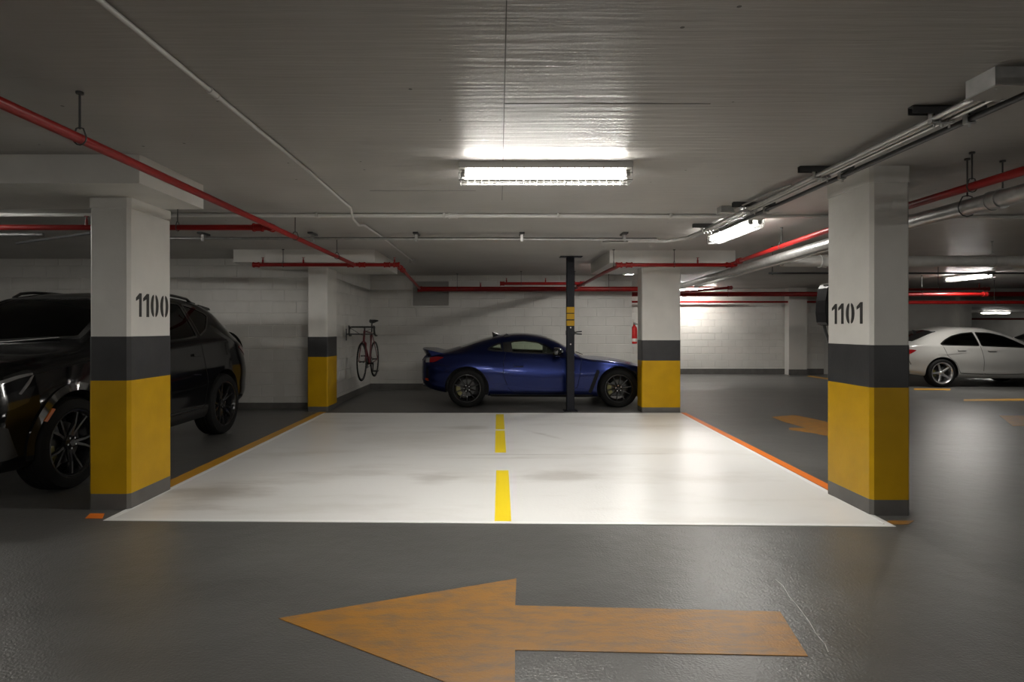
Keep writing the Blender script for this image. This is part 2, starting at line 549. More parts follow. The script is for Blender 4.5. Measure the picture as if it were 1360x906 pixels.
# (local -y of a wall turned by -90 degrees faces -x; turn it the other way so the face looks to +x)
bpy.data.objects['wall_return'].rotation_euler = (0, 0, PI / 2)
bpy.data.objects['wall_return'].location = (-2.85, 10.32, 0)
bpy.data.objects['baseboard_return'].rotation_euler = (0, 0, PI / 2)
bpy.data.objects['baseboard_return'].location = (-2.85, 10.32, 0)
block_wall('wall_back', (-3.05, 13.3, 0), 0.0, 5.98, CEIL, M_WALL, 0.2, 'baseboard_back', 0.13)
block_wall('wall_far', (2.93, 17.7, 0), 0.0, 6.6, CEIL, M_FARWALL, 0.2, 'baseboard_far', 0.16)
struct(MB().box(9.53, 13.9, 17.72, 17.9, 0, CEIL).build('wall_far_right', M_FARWALL))
struct(MB().box(13.9, 24.2, 17.72, 17.9, 1.99, CEIL).build('wall_header', M_WALL))
struct(MB().box(8.38, 8.9, 17.42, 17.69, 0, CEIL).build('trim_1', M_FARWALL))          # pilaster
struct(MB().box(8.37, 8.91, 17.405, 17.42, 0, .16).build('baseboard_pilaster', M_GREYBASE))
struct(MB().box(13.42, 13.58, 17.55, 17.72, 0, CEIL).build('trim_2', M_COLUMN))
struct(MB().box(2.75, 2.93, 13.5, 17.7, 0, CEIL).build('wall_side_back', M_WALL))
struct(MB().box(-12.2, -12, -7.2, 10.3, 0, CEIL).build('wall_left', M_WALL))
struct(MB().box(-12.0, -9.0, 10.12, 10.32, 0, CEIL).build('wall_left_end', M_WALL))
struct(MB().box(24.0, 24.2, -7.2, 34.2, 0, CEIL).build('wall_right', M_WALL))
struct(MB().box(-12.2, 24.2, -7.2, -7.0, 0, CEIL).build('wall_front', M_WALL))
# lower annexe seen through the opening on the right
struct(MB().box(13.7, 24.2, 17.9, 34.2, 2.08, 2.3).build('ceiling_annexe', M_CEIL))
struct(MB().box(13.7, 13.9, 17.9, 34.2, 0, 2.08).build('wall_annexe_left', M_WALL))
struct(MB().box(13.7, 24.2, 34.0, 34.2, 0, 2.08).build('wall_annexe_back', M_WALL))


# ------------------------------------------------------------------ columns
def column(label, x0, x1, y0, y1, top, zb, zy, zk, c=0.022, collar=None):
    t = thing('concrete_column', label, 'column', ((x0 + x1) / 2, (y0 + y1) / 2, 0))
    a, b = (x1 - x0) / 2, (y1 - y0) / 2
    e = 0.003

    def seg(nm, m, z0, z1, g):
        return MB().prism(chamfer_rect(-a - g, a + g, -b - g, b + g, c), z0, z1).build(nm, m, t)
    seg('base_band', M_GREYBASE, 0, zb, e)
    seg('yellow_band', M_YELLOW, zb, zy, e)
    seg('black_band', M_BLACK, zy, zk, e)
    seg('shaft', M_COLUMN, zk, top, 0)
    if collar:
        MB().prism(chamfer_rect(-a - .006, a + .006, -b - .006, b + .006, c), collar[0], collar[1]).build('collar', M_COLUMN, t)
    return t


C1100 = column('striped concrete column stencilled 1100 beside the black SUV', -3.052, -2.75, 4.48, 5.05, 2.326, 0.118, 0.96, 1.288, collar=(2.245, 2.326))
C1101 = column('striped concrete column stencilled 1101 nearest on the right', 2.678, 2.962, 4.337, 4.92, CEIL, 0.114, 0.922, 1.228, collar=(2.40, CEIL))
C_BL = column('striped column at the end of the block wall left of the bicycle', -3.10, -2.78, 9.75, 10.31, 2.331, 0.08, 0.885, 1.21, 0.012)
C_BR = column('wide striped column in front of the blue coupe nose', 2.29, 2.905, 9.66, 9.97, 2.331, 0.08, 0.83, 1.157, 0.012)


def stencil_digit(ch):
    """2D outline pieces in a unit box (u right, v up)"""
    if ch == '1':
        return [[(0.55, 0), (1.0, 0), (1.0, 1.0), (0.62, 1.0), (0.0, 0.80), (0.0, 0.66), (0.55, 0.76)]]
    out = []
    for s in (-1, 1):
        o, i = [], []
        for k in range(11):
            a = PI / 2 - 0.16 - (PI - 0.32) * k / 10
            o.append((0.5 + s * 0.5 * abs(math.cos(a)) ** 0.8, 0.5 + 0.5 * math.sin(a)))
            i.append((0.5 + s * max(0.09, 0.16 * abs(math.cos(a)) ** 0.8), 0.5 + 0.40 * math.sin(a)))
        out.append(o + i[::-1])
    return out


def stencil(parent, text, xface, nx, spans, z0, z1):
    """digits painted on a column face at world x = xface whose normal is +x or -x"""
    px, py = parent.location.x, parent.location.y
    for ch, (ya, yb) in zip(text, spans):
        mb = MB()
        for poly in stencil_digit(ch):
            n = len(poly)
            P2 = [(ya + (yb - ya) * u - py, z0 + (z1 - z0) * v) for (u, v) in poly]
            vs = [(xface - px + nx * 0.0002, y, z) for (y, z) in P2] + [(xface - px + nx * 0.0015, y, z) for (y, z) in P2]
            fs = [list(range(n)), list(range(n, 2 * n))] + [(i, (i + 1) % n, n + (i + 1) % n, n + i) for i in range(n)]
            mb.add(vs, fs)
        o = mb.build('stencilled_digit', M_STENCIL, parent)
        o['label'] = 'black stencilled digit %s' % ch


stencil(C1100, '1100', -2.75, 1, [(4.560, 4.632), (4.652, 4.73), (4.752, 4.862), (4.886, 5.005)], 1.437, 1.618)
stencil(C1101, '1101', 2.678, -1, [(4.847, 4.774), (4.756, 4.682), (4.652, 4.539), (4.512, 4.437)], 1.383, 1.543)

# ------------------------------------------------------------------ floor markings
def marking(name, poly, m, label, z1=0.003, z0=0.0005, group=None):
    o = MB().prism(poly, z0, z1).build(name, m)
    return tag(o, label, 'floor marking', group)


def floor_px(x, y):
    d = 800 * CAM_H / (y - 436)
    return ((x - 663) / 800 * d, d)


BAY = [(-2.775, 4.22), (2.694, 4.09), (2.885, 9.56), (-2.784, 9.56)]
marking('parking_bay', BAY, M_BAY, 'double parking bay with painted-in brightening between the striped columns')  # highlight brightening is put into the floor colour
cx, cy = 0.0, 6.8


def inset(poly, d):
    n = len(poly); out = []
    for i in range(n):
        p0, p1, p2 = Vector(poly[i - 1]), Vector(poly[i]), Vector(poly[(i + 1) % n])
        a = (p1 - p0).normalized(); b = (p2 - p1).normalized()
        na, nb = Vector((-a.y, a.x)), Vector((-b.y, b.x))
        k = (na + nb).normalized()
        out.append(tuple(p1 + k * d / max(0.3, k.dot(na))))
    return out


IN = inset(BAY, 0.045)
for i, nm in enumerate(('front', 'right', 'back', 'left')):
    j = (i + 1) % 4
    marking('bay_highlight_edge', [BAY[i], BAY[j], IN[j], IN[i]], M_BAYOUTLINE,
            'white highlight outline along the %s edge of the pale bay' % {'front': 'near', 'right': 'right', 'back': 'far', 'left': 'left'}[nm], 0.0045, 0.0032)
for (y0, y1, xa, xb, w, lb) in ((4.20, 5.70, 0.026, 0.030, 0.058, 'nearest'), (6.52, 7.92, 0.015, 0.012, 0.06, 'middle'), (8.02, 9.42, 0.012, 0.010, 0.06, 'farthest')):
    marking('bay_centre_dash', [(xa - w, y0), (xa + w, y0), (xb + w, y1), (xb - w, y1)], M_YLINE,
            '%s yellow dash of the centre line dividing the pale bay' % lb, 0.0045, 0.0032)
marking('bay_side_line', [(-2.92, 5.06), (-2.778, 5.06), (-2.786, 9.70), (-2.90, 9.70)], M_OLINE, 'amber line along the left side of the pale bay')
marking('bay_side_line', [(2.737, 4.93), (2.835, 4.93), (2.975, 9.6), (2.888, 9.6)], M_RLINE, 'orange line along the right side of the pale bay')
marking('paint_patch', [floor_px(113, 689), floor_px(136, 689), floor_px(139, 682.5), floor_px(120, 682.5)], M_RLINE, 'small orange paint patch at the foot of column 1100')
marking('paint_patch', [floor_px(1172, 697), floor_px(1206, 697), floor_px(1214, 692), floor_px(1180, 692)], M_ARROW, 'faint orange paint patch at the foot of column 1101')
marking('direction_arrow', [(-1.025, 2.798), (0.056, 2.134), (0.066, 2.523), (1.269, 2.477), (1.336, 2.865), (0.077, 2.927), (0.093, 3.243)][::1], M_ARROW,
        'large worn orange direction arrow nearest on the floor')
marking('direction_arrow', [floor_px(*p) for p in ((1025, 554), (1055, 551.5), (1078, 556), (1102, 561.5), (1150, 569), (1150, 588), (1098, 579), (1078, 575), (1048, 571), (1048, 568.4), (1072, 569), (1040, 560))], M_ARROW,
        'forked orange arrow on the aisle behind column 1101')
marking('direction_arrow', [floor_px(*p) for p in ((1327, 552), (1345, 566), (1420, 566), (1420, 575), (1500, 559), (1420, 546), (1420, 553))], M_ARROW,
        'orange arrow on the right aisle before the white sedan')
marking('bay_line', [floor_px(*p) for p in ((1280, 533), (1280, 530.5), (1420, 529), (1420, 532))], M_OLINE, 'thin amber bay line before the white sedan')
marking('bay_line', [floor_px(*p) for p in ((1072, 500), (1076, 499), (1120, 505), (1118, 507))], M_OLINE, 'thin amber line near the far wall')
marking('bay_line', [floor_px(*p) for p in ((1214, 518), (1214, 516), (1262, 516.5), (1262, 518.5))], M_OLINE, 'thin amber bay line beside the white sedan rear wheel')
# hairline crack in the aisle coating
cr = [floor_px(*p) for p in ((1030, 770), (1040, 778), (1048, 792), (1060, 806), (1075, 826), (1084, 842), (1096, 856), (1100, 866))]
mb = MB(); mb.tube([(x, y, 0.0005) for (x, y) in cr], 0.0022, 4)
tag(mb.build('floor_crack', M_GREYPIPE), 'thin pale crack in the floor beside the arrow tail', 'crack')


# ------------------------------------------------------------------ light fixtures
def fixture(loc, along, label, length=1.22, guard=True, group='caged fluorescent ceiling lights'):
    t = thing('ceiling_light', label, 'light', loc, 0 if along == 'x' else PI / 2, group)
    h = length / 2
    MB().prism_axis([(-0.085, 0), (0.085, 0), (0.085, -0.045), (0.06, -0.056), (-0.06, -0.056), (-0.085, -0.045)], -h, h,
                    lambda u, v, a: (a, u, v)).build('housing', M_HOUSING, t)
    for s in (-1, 1):
        MB().cyl((-h + 0.045, s * 0.045, -0.082), (h - 0.045, s * 0.045, -0.082), 0.016, 12).build('tube', M_TUBE, t, 40)
        tb = t.children[-1]
        tb.data.materials.append(M_TUBETOP)
        tb.data.materials.append(M_TUBESIDE)
        for p in tb.data.polygons:
            if p.normal.z > 0.1:
                p.material_index = 1
            elif p.normal.z > -0.4 and abs(p.normal.x) < 0.5:
                p.material_index = 2
        for e in (-1, 1):
            MB().box(e * (h - 0.03) - 0.014, e * (h - 0.03) + 0.014, s * 0.045 - 0.02, s * 0.045 + 0.02, -0.098, -0.046).build('lamp_socket', M_VENT, t)
    if guard:
        g = MB()
        prof = [(-0.088, -0.04), (-0.092, -0.085), (-0.078, -0.134), (0.078, -0.134), (0.092, -0.085), (0.088, -0.04)]
        n = 25
        for i in range(n):
            a = -h + 0.005 + (length - 0.01) * i / (n - 1)
            g.tube([(a, u, v) for (u, v) in prof], 0.0018, 4)
        for (u, v) in ((-0.092, -0.085), (-0.08, -0.128), (0.08, -0.128), (0.092, -0.085), (-0.025, -0.134), (0.025, -0.134)):
            g.cyl((-h, u, v), (h, u, v), 0.002, 4)
        g.build('wire_guard', M_WIRE, t)
    return t


fixture((0.326, 4.30, CEIL), 'x', 'caged fluorescent light hanging over the pale bay')
fixture((2.64, 6.8, CEIL), 'y', 'caged fluorescent light left of column 1101 under the conduits')
fixture((2.52, 11.2, CEIL), 'y', 'fluorescent light half hidden behind the wide striped column')
fixture((5.5, 16.9, CEIL), 'x', 'fluorescent light glaring on the far white wall')
fixture((10.05, 12.9, CEIL), 'y', 'fluorescent light above the white sedan')
fixture((-5.7, 5.2, CEIL), 'x', 'fluorescent light over the black SUV left of the frame')
fixture((-1.2, -1.6, CEIL), 'x', 'fluorescent light over the aisle behind the camera')
fixture((6.6, -2.2, CEIL), 'x', 'fluorescent light over the right aisle behind the camera')
fixture((-7.6, 0.4, CEIL), 'x', 'fluorescent light over the left aisle')
fixture((2.4, -4.6, CEIL), 'x', 'added unseen fill light far behind the camera by the rear wall')  # extra fixture out of view, added to lift the column fronts
fixture((11.5, 3.0, CEIL), 'y', 'fluorescent light over the far right aisle')
fixture((21.0, 25.5, 2.08), 'x', 'distant fluorescent light in the low room beyond the opening')


# ------------------------------------------------------------------ pipes and conduits
def rod_ceiling(mb, x, y, z, r=0.005):
    mb.cyl((x, y, z), (x, y, CEIL), r, 6)
    mb.cyl((x, y, CEIL - 0.012), (x, y, CEIL), 0.018, 8)


def pipe(name, label, cat, pts, r, m, couplings=(), hangers=(), hang_mat=None, n=14, group=None, ends=(), heads=()):
    """pipe run with its couplings and hangers as parts; couplings/hangers are (x, y, z) or (x, y, z, axis)"""
    t = thing(name, label, cat, (0, 0, 0), 0, group)
    MB().tube(pts, r, n).build('pipe_run', m, t, 50)
    for c in couplings:
        p, d = Vector(c[0]), Vector(c[1]).normalized()
        mb = MB()
        k1, k2 = (1.32, 1.55) if r < 0.04 else (1.12, 1.2)
        mb.cyl(p - d * 0.035, p + d * 0.035, r * k1, 14)
        mb.cyl(p - d * 0.045, p - d * 0.03, r * k2, 14)
        mb.cyl(p + d * 0.03, p + d * 0.045, r * k2, 14)
        mb.build('coupling', m, t, 50)
    for hpt in hangers:
        x, y, z = hpt[:3]
        mb = MB()
        d = Vector(hpt[3]).normalized() if len(hpt) > 3 else Vector((0, 1, 0))
        u = Vector((-d.y, d.x, 0)).normalized()
        rr = r + 0.008
        loop = []
        for k in range(13):
            a = 2 * PI * k / 12
            loop.append(Vector((x, y, z)) + u * rr * math.cos(a) + Vector((0, 0, 1)) * (rr * math.sin(a) + (0.02 if math.sin(a) > 0.8 else 0)))
        mb.tube(loop[:-1], 0.004, 5, closed=True)
        rod_ceiling(mb, x, y, z + rr + 0.012)
        mb.build('hanger', hang_mat or M_STRUT, t)
    for (x, y, z, up) in heads:
        mb = MB()
        s = 1 if up else -1
        mb.cyl((x, y, z), (x, y, z + s * (r + 0.05)), 0.013, 8)
        mb.cyl((x, y, z + s * (r + 0.05)), (x, y, z + s * (r + 0.075)), 0.007, 8)
        mb.cyl((x, y, z + s * (r + 0.075)), (x, y, z + s * (r + 0.08)), 0.022, 10)
        mb.build('sprinkler_head', m, t)
    return t


RZ = 2.29
EY, EX = (0, 1, 0), (1, 0, 0)
pipe('sprinkler_pipe', 'red sprinkler pipe running front to back above column 1100', 'pipe',
     [(-2.06, -3, RZ), (-2.08, 3, RZ), (-2.14, 8.9, RZ)], 0.025, M_RED,
     couplings=[((-2.13, 5.62, RZ), EY)],
     hangers=[(-2.075, 2.98, RZ), (-2.10, 6.2, RZ), (-2.13, 7.9, RZ)])
pipe('sprinkler_pipe', 'bright red branch pipe behind the head of column 1100', 'pipe',
     [(-9.0, 5.62, RZ), (-2.13, 5.62, RZ)], 0.026, M_RED, couplings=[((-2.25, 5.62, RZ), EX)], hangers=[(-3.0, 5.62, RZ, EX), (-5.4, 5.62, RZ, EX)],
     heads=[(-3.85, 5.62, RZ, True)])
pipe('sprinkler_pipe', 'dark red branch pipe in front of the left block wall', 'pipe',
     [(-3.64, 8.92, RZ), (-1.50, 8.92, RZ)], 0.027, M_RED,
     couplings=[((-3.6, 8.92, RZ), EX), ((-2.2, 8.92, RZ), EX), ((-2.03, 8.92, RZ), EX), ((-1.66, 8.92, RZ), EX), ((-1.52, 8.92, RZ), EX)],
     hangers=[(-3.2, 8.92, RZ, EX)], heads=[(-3.5, 8.92, RZ, True), (-2.9, 8.92, RZ, True), (-1.55, 8.92, RZ, True)])
pipe('sprinkler_pipe', 'short sloping red pipe leading to the pipe over the blue coupe', 'pipe',
     [(-1.50, 8.95, RZ - 0.01), (-1.50, 9.3, RZ - 0.03), (-1.70, 12.85, 2.20)], 0.026, M_RED, couplings=[((-1.505, 9.4, RZ - 0.033), EY), ((-1.50, 9.15, RZ - 0.02), EY)])
pipe('sprinkler_pipe', 'thick red main pipe along the wall above the blue coupe', 'pipe',
     [(-1.74, 12.92, 2.19), (3.3, 12.92, 2.19)], 0.052, M_RED, couplings=[((-1.70, 12.92, 2.19), EX)],
     hangers=[(-0.9, 12.92, 2.19, EX), (2.35, 12.92, 2.19, EX)], heads=[(-0.4, 12.92, 2.19, True)])
pipe('sprinkler_pipe', 'thin dark red pipe above the thick main over the blue coupe', 'pipe',
     [(0.03, 12.35, 2.265), (1.75, 12.35, 2.265)], 0.032, M_RED, couplings=[((0.06, 12.35, 2.265), EX), ((1.7, 12.35, 2.265), EX)],
     hangers=[(0.45, 12.35, 2.265, EX), (1.55, 12.35, 2.265, EX)], heads=[(0.15, 12.35, 2.265, True), (0.95, 12.35, 2.265, True)])
pipe('sprinkler_pipe', 'sloping red pipe joining the thick main beside the navy post top', 'pipe',
     [(1.76, 8.98, RZ - 0.02), (1.72, 9.9, RZ - 0.03), (1.62, 12.85, 2.20)], 0.028, M_RED, couplings=[((1.63, 12.4, 2.215), EY)])
pipe('sprinkler_pipe', 'red branch pipe passing before the wide striped column', 'pipe',
     [(1.74, 8.95, RZ), (3.46, 8.95, RZ)], 0.028, M_RED,
     couplings=[((1.78, 8.95, RZ), EX), ((1.93, 8.95, RZ), EX), ((3.42, 8.95, RZ), EX)],
     hangers=[(1.70, 8.95, RZ, EX), (2.6, 8.95, RZ, EX)], heads=[(2.95, 8.95, RZ, True)])
pipe('sprinkler_pipe', 'bright red pipe rising past column 1101 to the right', 'pipe',
     [(3.46, 8.95, RZ), (3.44, 8.7, RZ + 0.02), (3.17, 5.8, RZ + 0.005), (3.12, 2.5, RZ), (3.1, -3, RZ)], 0.028, M_RED,
     couplings=[((3.45, 8.86, RZ), EY), ((3.43, 8.6, RZ + 0.02), EY)],
     hangers=[(3.28, 7.0, RZ + 0.01), (3.14, 4.0, RZ)])
pipe('sprinkler_pipe', 'dark red main pipe along the far white wall', 'pipe',
     [(3.0, 16.6, 2.29), (20, 16.6, 2.29)], 0.065, M_RED, couplings=[((5.1, 16.6, 2.29), EX)], hangers=[(5.4, 16.6, 2.29, EX), (6.3, 16.6, 2.29, EX)])
pipe('sprinkler_pipe', 'thin dark red pipe close to the far white wall', 'pipe',
     [(3.0, 17.5, 2.115), (20, 17.5, 2.115)], 0.03, M_RED, hangers=[(5.8, 17.5, 2.115, EX)])
pipe('sprinkler_pipe', 'thin red branch pipe above the white sedan', 'pipe',
     [(8.3, 14.6, 1.975), (20, 14.6, 1.975)], 0.042, M_RED, hangers=[(12.0, 14.6, 1.975, EX)])
pipe('sprinkler_pipe', 'bright red upper pipe above the white sedan', 'pipe',
     [(8.3, 13.4, 2.095), (10.85, 13.4, 2.105)], 0.036, M_RED, couplings=[((10.8, 13.4, 2.105), EX)], hangers=[(9.4, 13.4, 2.1, EX)])
pipe('sprinkler_pipe', 'short red pipe stub ending below the light over the sedan', 'pipe',
     [(7.5, 11.3, 2.07), (9.3, 11.5, 2.10)], 0.028, M_RED, couplings=[((9.3, 11.5, 2.10), (1, .1, 0))], heads=[(9.15, 11.48, 2.10, True)], hangers=[(8.3, 11.39, 2.085, (1, .1, 0))])
pipe('sprinkler_pipe', 'dark stub pipe with an upturned head before the far wall', 'pipe',
     [(4.6, 16.4, 2.30), (5.4, 14.2, 2.30)], 0.03, M_RED, couplings=[((5.42, 14.15, 2.30), (0.35, -1, 0))], hangers=[(5.05, 15.2, 2.30, (0.35, -1, 0))])
pipe('sprinkler_pipe', 'distant red pipe in the low room beyond the opening', 'pipe',
     [(18.5, 24, 1.72), (24, 24, 1.72)], 0.04, M_RED)

# silver drain pipe following the right red pipe
pipe('drain_pipe', 'silver drain pipe below the red pipe past column 1101', 'pipe',
     [(3.69, 12.9, 2.19), (3.25, 5.8, 2.185), (3.20, 2.5, 2.18), (3.19, -3, 2.18)], 0.055, M_GALV,
     couplings=[((3.625, 11.8, 2.19), (-0.06, -1, 0)), ((3.222, 3.9, 2.182), EY)], hangers=[(3.64, 12.1, 2.19), (3.225, 4.15, 2.182)])
pipe('drain_pipe', 'thin grey pipe alongside the silver drain pipe', 'pipe',
     [(4.2, 12.9, 2.24), (3.56, 6.2, 2.22), (3.36, 2.5, 2.22)], 0.03, M_GREYPIPE)
pipe('drain_pipe', 'thick grey cross pipe behind column 1101', 'pipe',
     [(3.8, 8.1, 2.25), (16, 8.1, 2.25)], 0.075, M_GREYPIPE, couplings=[((4.35, 8.1, 2.25), EX)], hangers=[(6.63, 8.1, 2.25, EX), (4.9, 8.1, 2.25, EX)], hang_mat=M_GALV)
pipe('conduit', 'thin dark conduit under the thick grey cross pipe', 'conduit',
     [(3.85, 8.6, 2.135), (16, 8.6, 2.135)], 0.014, M_DARKPIPE, hangers=[(3.9, 8.6, 2.135, EX)])
pipe('drain_pipe', 'green pipe length at the upper right', 'pipe',
     [(3.50, 4.35, 2.27), (3.54, 3.6, 2.27)], 0.028, M_GREEN, hangers=[(3.51, 4.2, 2.27)])
pipe('conduit', 'short dark conduit beside the green pipe', 'conduit', [(4.3, 4.75, 2.31), (4.28, 3.9, 2.31)], 0.012, M_DARKPIPE)

# conduits on the ceiling
LONG_CONDUIT = pipe('conduit', 'pale conduit crossing the whole ceiling behind the bay light', 'conduit',
     [(-9, 6.03, 2.497), (-1.4, 6.13, 2.497), (16, 6.33, 2.497)], 0.020, M_WHITEPIPE,
     couplings=[((-0.47, 6.14, 2.497), EX)], n=10)
for x in (-3.4, -1.85, -0.56, 0.6, 1.75):
    y = 6.13 + (x + 1.4) * 0.0115
    MB().box(x - .012, x + .012, y - .045, y + .045, 2.474, CEIL).build('saddle_clip', M_GREYPIPE, LONG_CONDUIT)
t = thing('conduit', 'thin shiny conduit on clamps in front of the left drop panel', 'conduit')
MB().cyl((-4.2, 7.4, 2.455), (1.95, 7.4, 2.44), 0.014, 8).build('pipe_run', M_GALV, t, 50)
MB().cyl((-4.2, 7.46, 2.47), (1.95, 7.46, 2.46), 0.011, 8).build('pipe_run', M_STRUT, t, 50)
for px in (270, 415, 553, 693, 829):
    x = (px - 663) / 800 * 7.4
    MB().box(x - 0.03, x + 0.03, 7.3, 7.52, CEIL - 0.022, CEIL).build('strut', M_STRUT, t)
    MB().box(x - 0.017, x + 0.017, 7.375, 7.43, 2.415, CEIL - 0.022).build('clamp', M_GALV, t)
pipe('conduit', 'thin grey conduit running front to back across the left ceiling', 'conduit',
     [(-1.41, -3, 2.50), (-1.40, 2.1, 2.50), (-1.395, 4.4, 2.50), (-1.42, 5.75, 2.50), (-1.45, 5.98, 2.435), (-1.48, 6.35, 2.435), (-1.48, 6.6, 2.48), (-1.475, 7.9, 2.50), (-1.48, 10.2, 2.50)], 0.011, M_WHITEPIPE, n=8,
     couplings=[((-1.40, 2.95, 2.50), EY)])
tag(MB().box(-1.53, -1.43, 10.2, 10.32, 2.45, CEIL).build('junction_box', M_GALV), 'tiny junction box where the left ceiling conduit ends', 'junction box')
for k, (x, z, r, m, lb) in enumerate(((2.285, 2.455, 0.014, M_GALV, 'shiny outermost conduit of the bundle left of column 1101'),
                                     (2.325, 2.455, 0.013, M_GREYPIPE, 'second conduit of the bundle left of column 1101'),
                                     (2.365, 2.455, 0.013, M_GALV, 'third conduit of the bundle left of column 1101'),
                                     (2.47, 2.452, 0.017, M_DARKPIPE, 'dark thicker conduit beside the bundle left of column 1101'))):
    y1 = 7.35 if k < 3 else 7.0
    pts = [(x, -3, z), (x + 0.02, 6.6, z), (x + 0.0, y1, z)]
    if k == 0:
        pts = [(x, 2.86, z), (x + 0.02, 6.6, z), (x, y1, z), (x - 0.2, 7.46, z - 0.02), (1.6, 7.47, z - 0.02)]
    if k == 1:
        pts = [(x, 2.86, z), (x + 0.02, 6.6, z), (x, y1 + 0.08, z), (x - 0.24, 7.56, z - 0.02), (1.3, 7.57, z - 0.02)]
    tag(MB().tube(pts, r, 10).build('conduit', m, None, 50), lb, 'conduit')
for k, (y, lb) in enumerate(((3.18, 'nearest'), (4.36, 'second'), (5.6, 'third'), (6.75, 'farthest'))):
    t = thing('strut_support', '%s dark strut carrying the conduit bundle on the ceiling' % lb, 'strut', (0, 0, 0), 0)
    mb = MB()
    mb.box(2.17, 2.56, y - 0.02, y + 0.02, CEIL - 0.006, CEIL)
    mb.box(2.17, 2.56, y - 0.02, y - 0.016, CEIL - 0.041, CEIL); mb.box(2.17, 2.56, y + 0.016, y + 0.02, CEIL - 0.041, CEIL)
    mb.build('channel', M_STRUT, t)
    for x, r in ((2.295, 0.016), (2.335, 0.015), (2.375, 0.015), (2.482, 0.019)):
        c = MB()
        for s in (-1, 1):
            c.box(x + s * (r + 0.002) - 0.003, x + s * (r + 0.002) + 0.003, y - 0.016, y + 0.016, 2.430, CEIL - 0.01)
        c.box(x - r, x + r, y - 0.016, y + 0.016, 2.427, 2.433)
        c.cyl((x, y, 2.408), (x, y, 2.43), 0.006, 6)
        c.build('clamp', M_GALV, t)


def jbox(label, x0, x1, y0, y1, z0):
    t = thing('junction_box', label, 'junction box', ((x0 + x1) / 2, (y0 + y1) / 2, CEIL))
    a, b = (x1 - x0) / 2, (y1 - y0) / 2
    MB().box(-a, a, -b, b, z0 - CEIL + 0.006, 0).build('box_body', M_GALV, t)
    MB().box(-a - .006, a + .006, -b - .006, b + .006, z0 - CEIL, z0 - CEIL + 0.006).build('cover_plate', M_VENT, t)
    for sx in (-1, 1):
        for sy in (-1, 1):
            MB().cyl((sx * (a - .015), sy * (b - .015), z0 - CEIL - .005), (sx * (a - .015), sy * (b - .015), z0 - CEIL), 0.006, 8).build('screw', M_CHROME, t)


jbox('galvanised junction box on the conduits at the upper right', 2.215, 2.39, 2.69, 2.86, 2.43)
jbox('small junction box on the conduits near the second light', 2.12, 2.24, 5.75, 5.87, 2.455)
tag(MB().tube([(2.24, 5.81, 2.49), (2.27, 5.3, 2.49), (2.24, 4.95, 2.47), (2.28, 4.7, 2.47)], 0.009, 8).build('conduit', M_GALV, None, 50), 'bent flexible conduit joining the bundle by the small box', 'conduit')

# pipes on the left above the SUV
pipe('conduit', 'hooked dark pipe end above the black SUV', 'conduit',
     [(-6.0, 7.2, 2.29), (-6.12, 6.2, 2.28), (-6.22, 6.0, 2.27), (-6.1, 5.9, 2.265), (-4.5, 5.95, 2.275)][::1], 0.018, M_DARKPIPE, n=8)
pipe('conduit', 'dark pipe slanting over the black SUV', 'conduit', [(-5.6, 7.0, 2.34), (-4.2, 6.2, 2.33)], 0.016, M_DARKPIPE, n=8)

# ------------------------------------------------------------------ vent, extinguisher, charger, post
t = thing('wall_vent', 'grey louvred vent high on the wall behind the blue coupe', 'vent', (-1.51, 13.3, 2.115))
fr = MB()
for (x0, x1, z0, z1) in ((-.43, .43, .27, .305), (-.43, .43, -.305, -.27), (-.43, -.395, -.27, .27), (.395, .43, -.27, .27)):
    fr.box(x0, x1, -0.03, 0.0, z0, z1)
fr.build('frame', M_WALL, t)
MB().box(-.395, .395, -0.008, -0.002, -.27, .27).build('backing', M_VENT, t)
for i in range(18):
    z = -.255 + i * .03
    MB().add([(-.395, -0.026, z), (.395, -0.026, z), (.395, -0.01, z + .018), (-.395, -0.01, z + .018),
              (-.395, -0.026, z - .003), (.395, -0.026, z - .003), (.395, -0.01, z + .015), (-.395, -0.01, z + .015)],
             [(0, 1, 2, 3), (4, 7, 6, 5), (0, 4, 5, 1), (3, 2, 6, 7), (0, 3, 7, 4), (1, 5, 6, 2)]).build('slat', M_VENT, t)

t = thing('fire_extinguisher', 'red fire extinguisher hanging at the wall corner by the wide column', 'fire extinguisher', (3.01, 13.42, 1.0))
MB().lathe([(0.03, 0), (0.062, 0.01), (0.065, 0.03), (0.065, 0.33), (0.055, 0.375), (0.028, 0.40), (0.026, 0.43)], 20, 'z').build('cylinder', M_EXT, t, 40)
MB().lathe([(0.0655, 0.05), (0.0662, 0.051), (0.0662, 0.12), (0.0655, 0.121)], 20, 'z').build('label_sticker', M_LABELW, t, 40)
MB().box(-0.02, 0.02, -0.02, 0.02, 0.425, 0.46).build('valve', M_CHROME, t)
MB().box(-0.012, 0.012, -0.10, 0.03, 0.462, 0.474).build('lever', M_TRIM, t)
MB().box(-0.012, 0.012, -0.11, 0.02, 0.432, 0.442).build('carry_handle', M_TRIM, t)
MB().tube([(0.02, 0, 0.445), (0.07, -0.02, 0.44), (0.085, -0.05, 0.38), (0.08, -0.06, 0.24), (0.075, -0.055, 0.18)], 0.009, 8).build('hose', M_TRIM, t, 50)
MB().box(-0.08, -0.06, -0.03, 0.03, 0.2, 0.42).build('wall_bracket', M_STRUT, t)

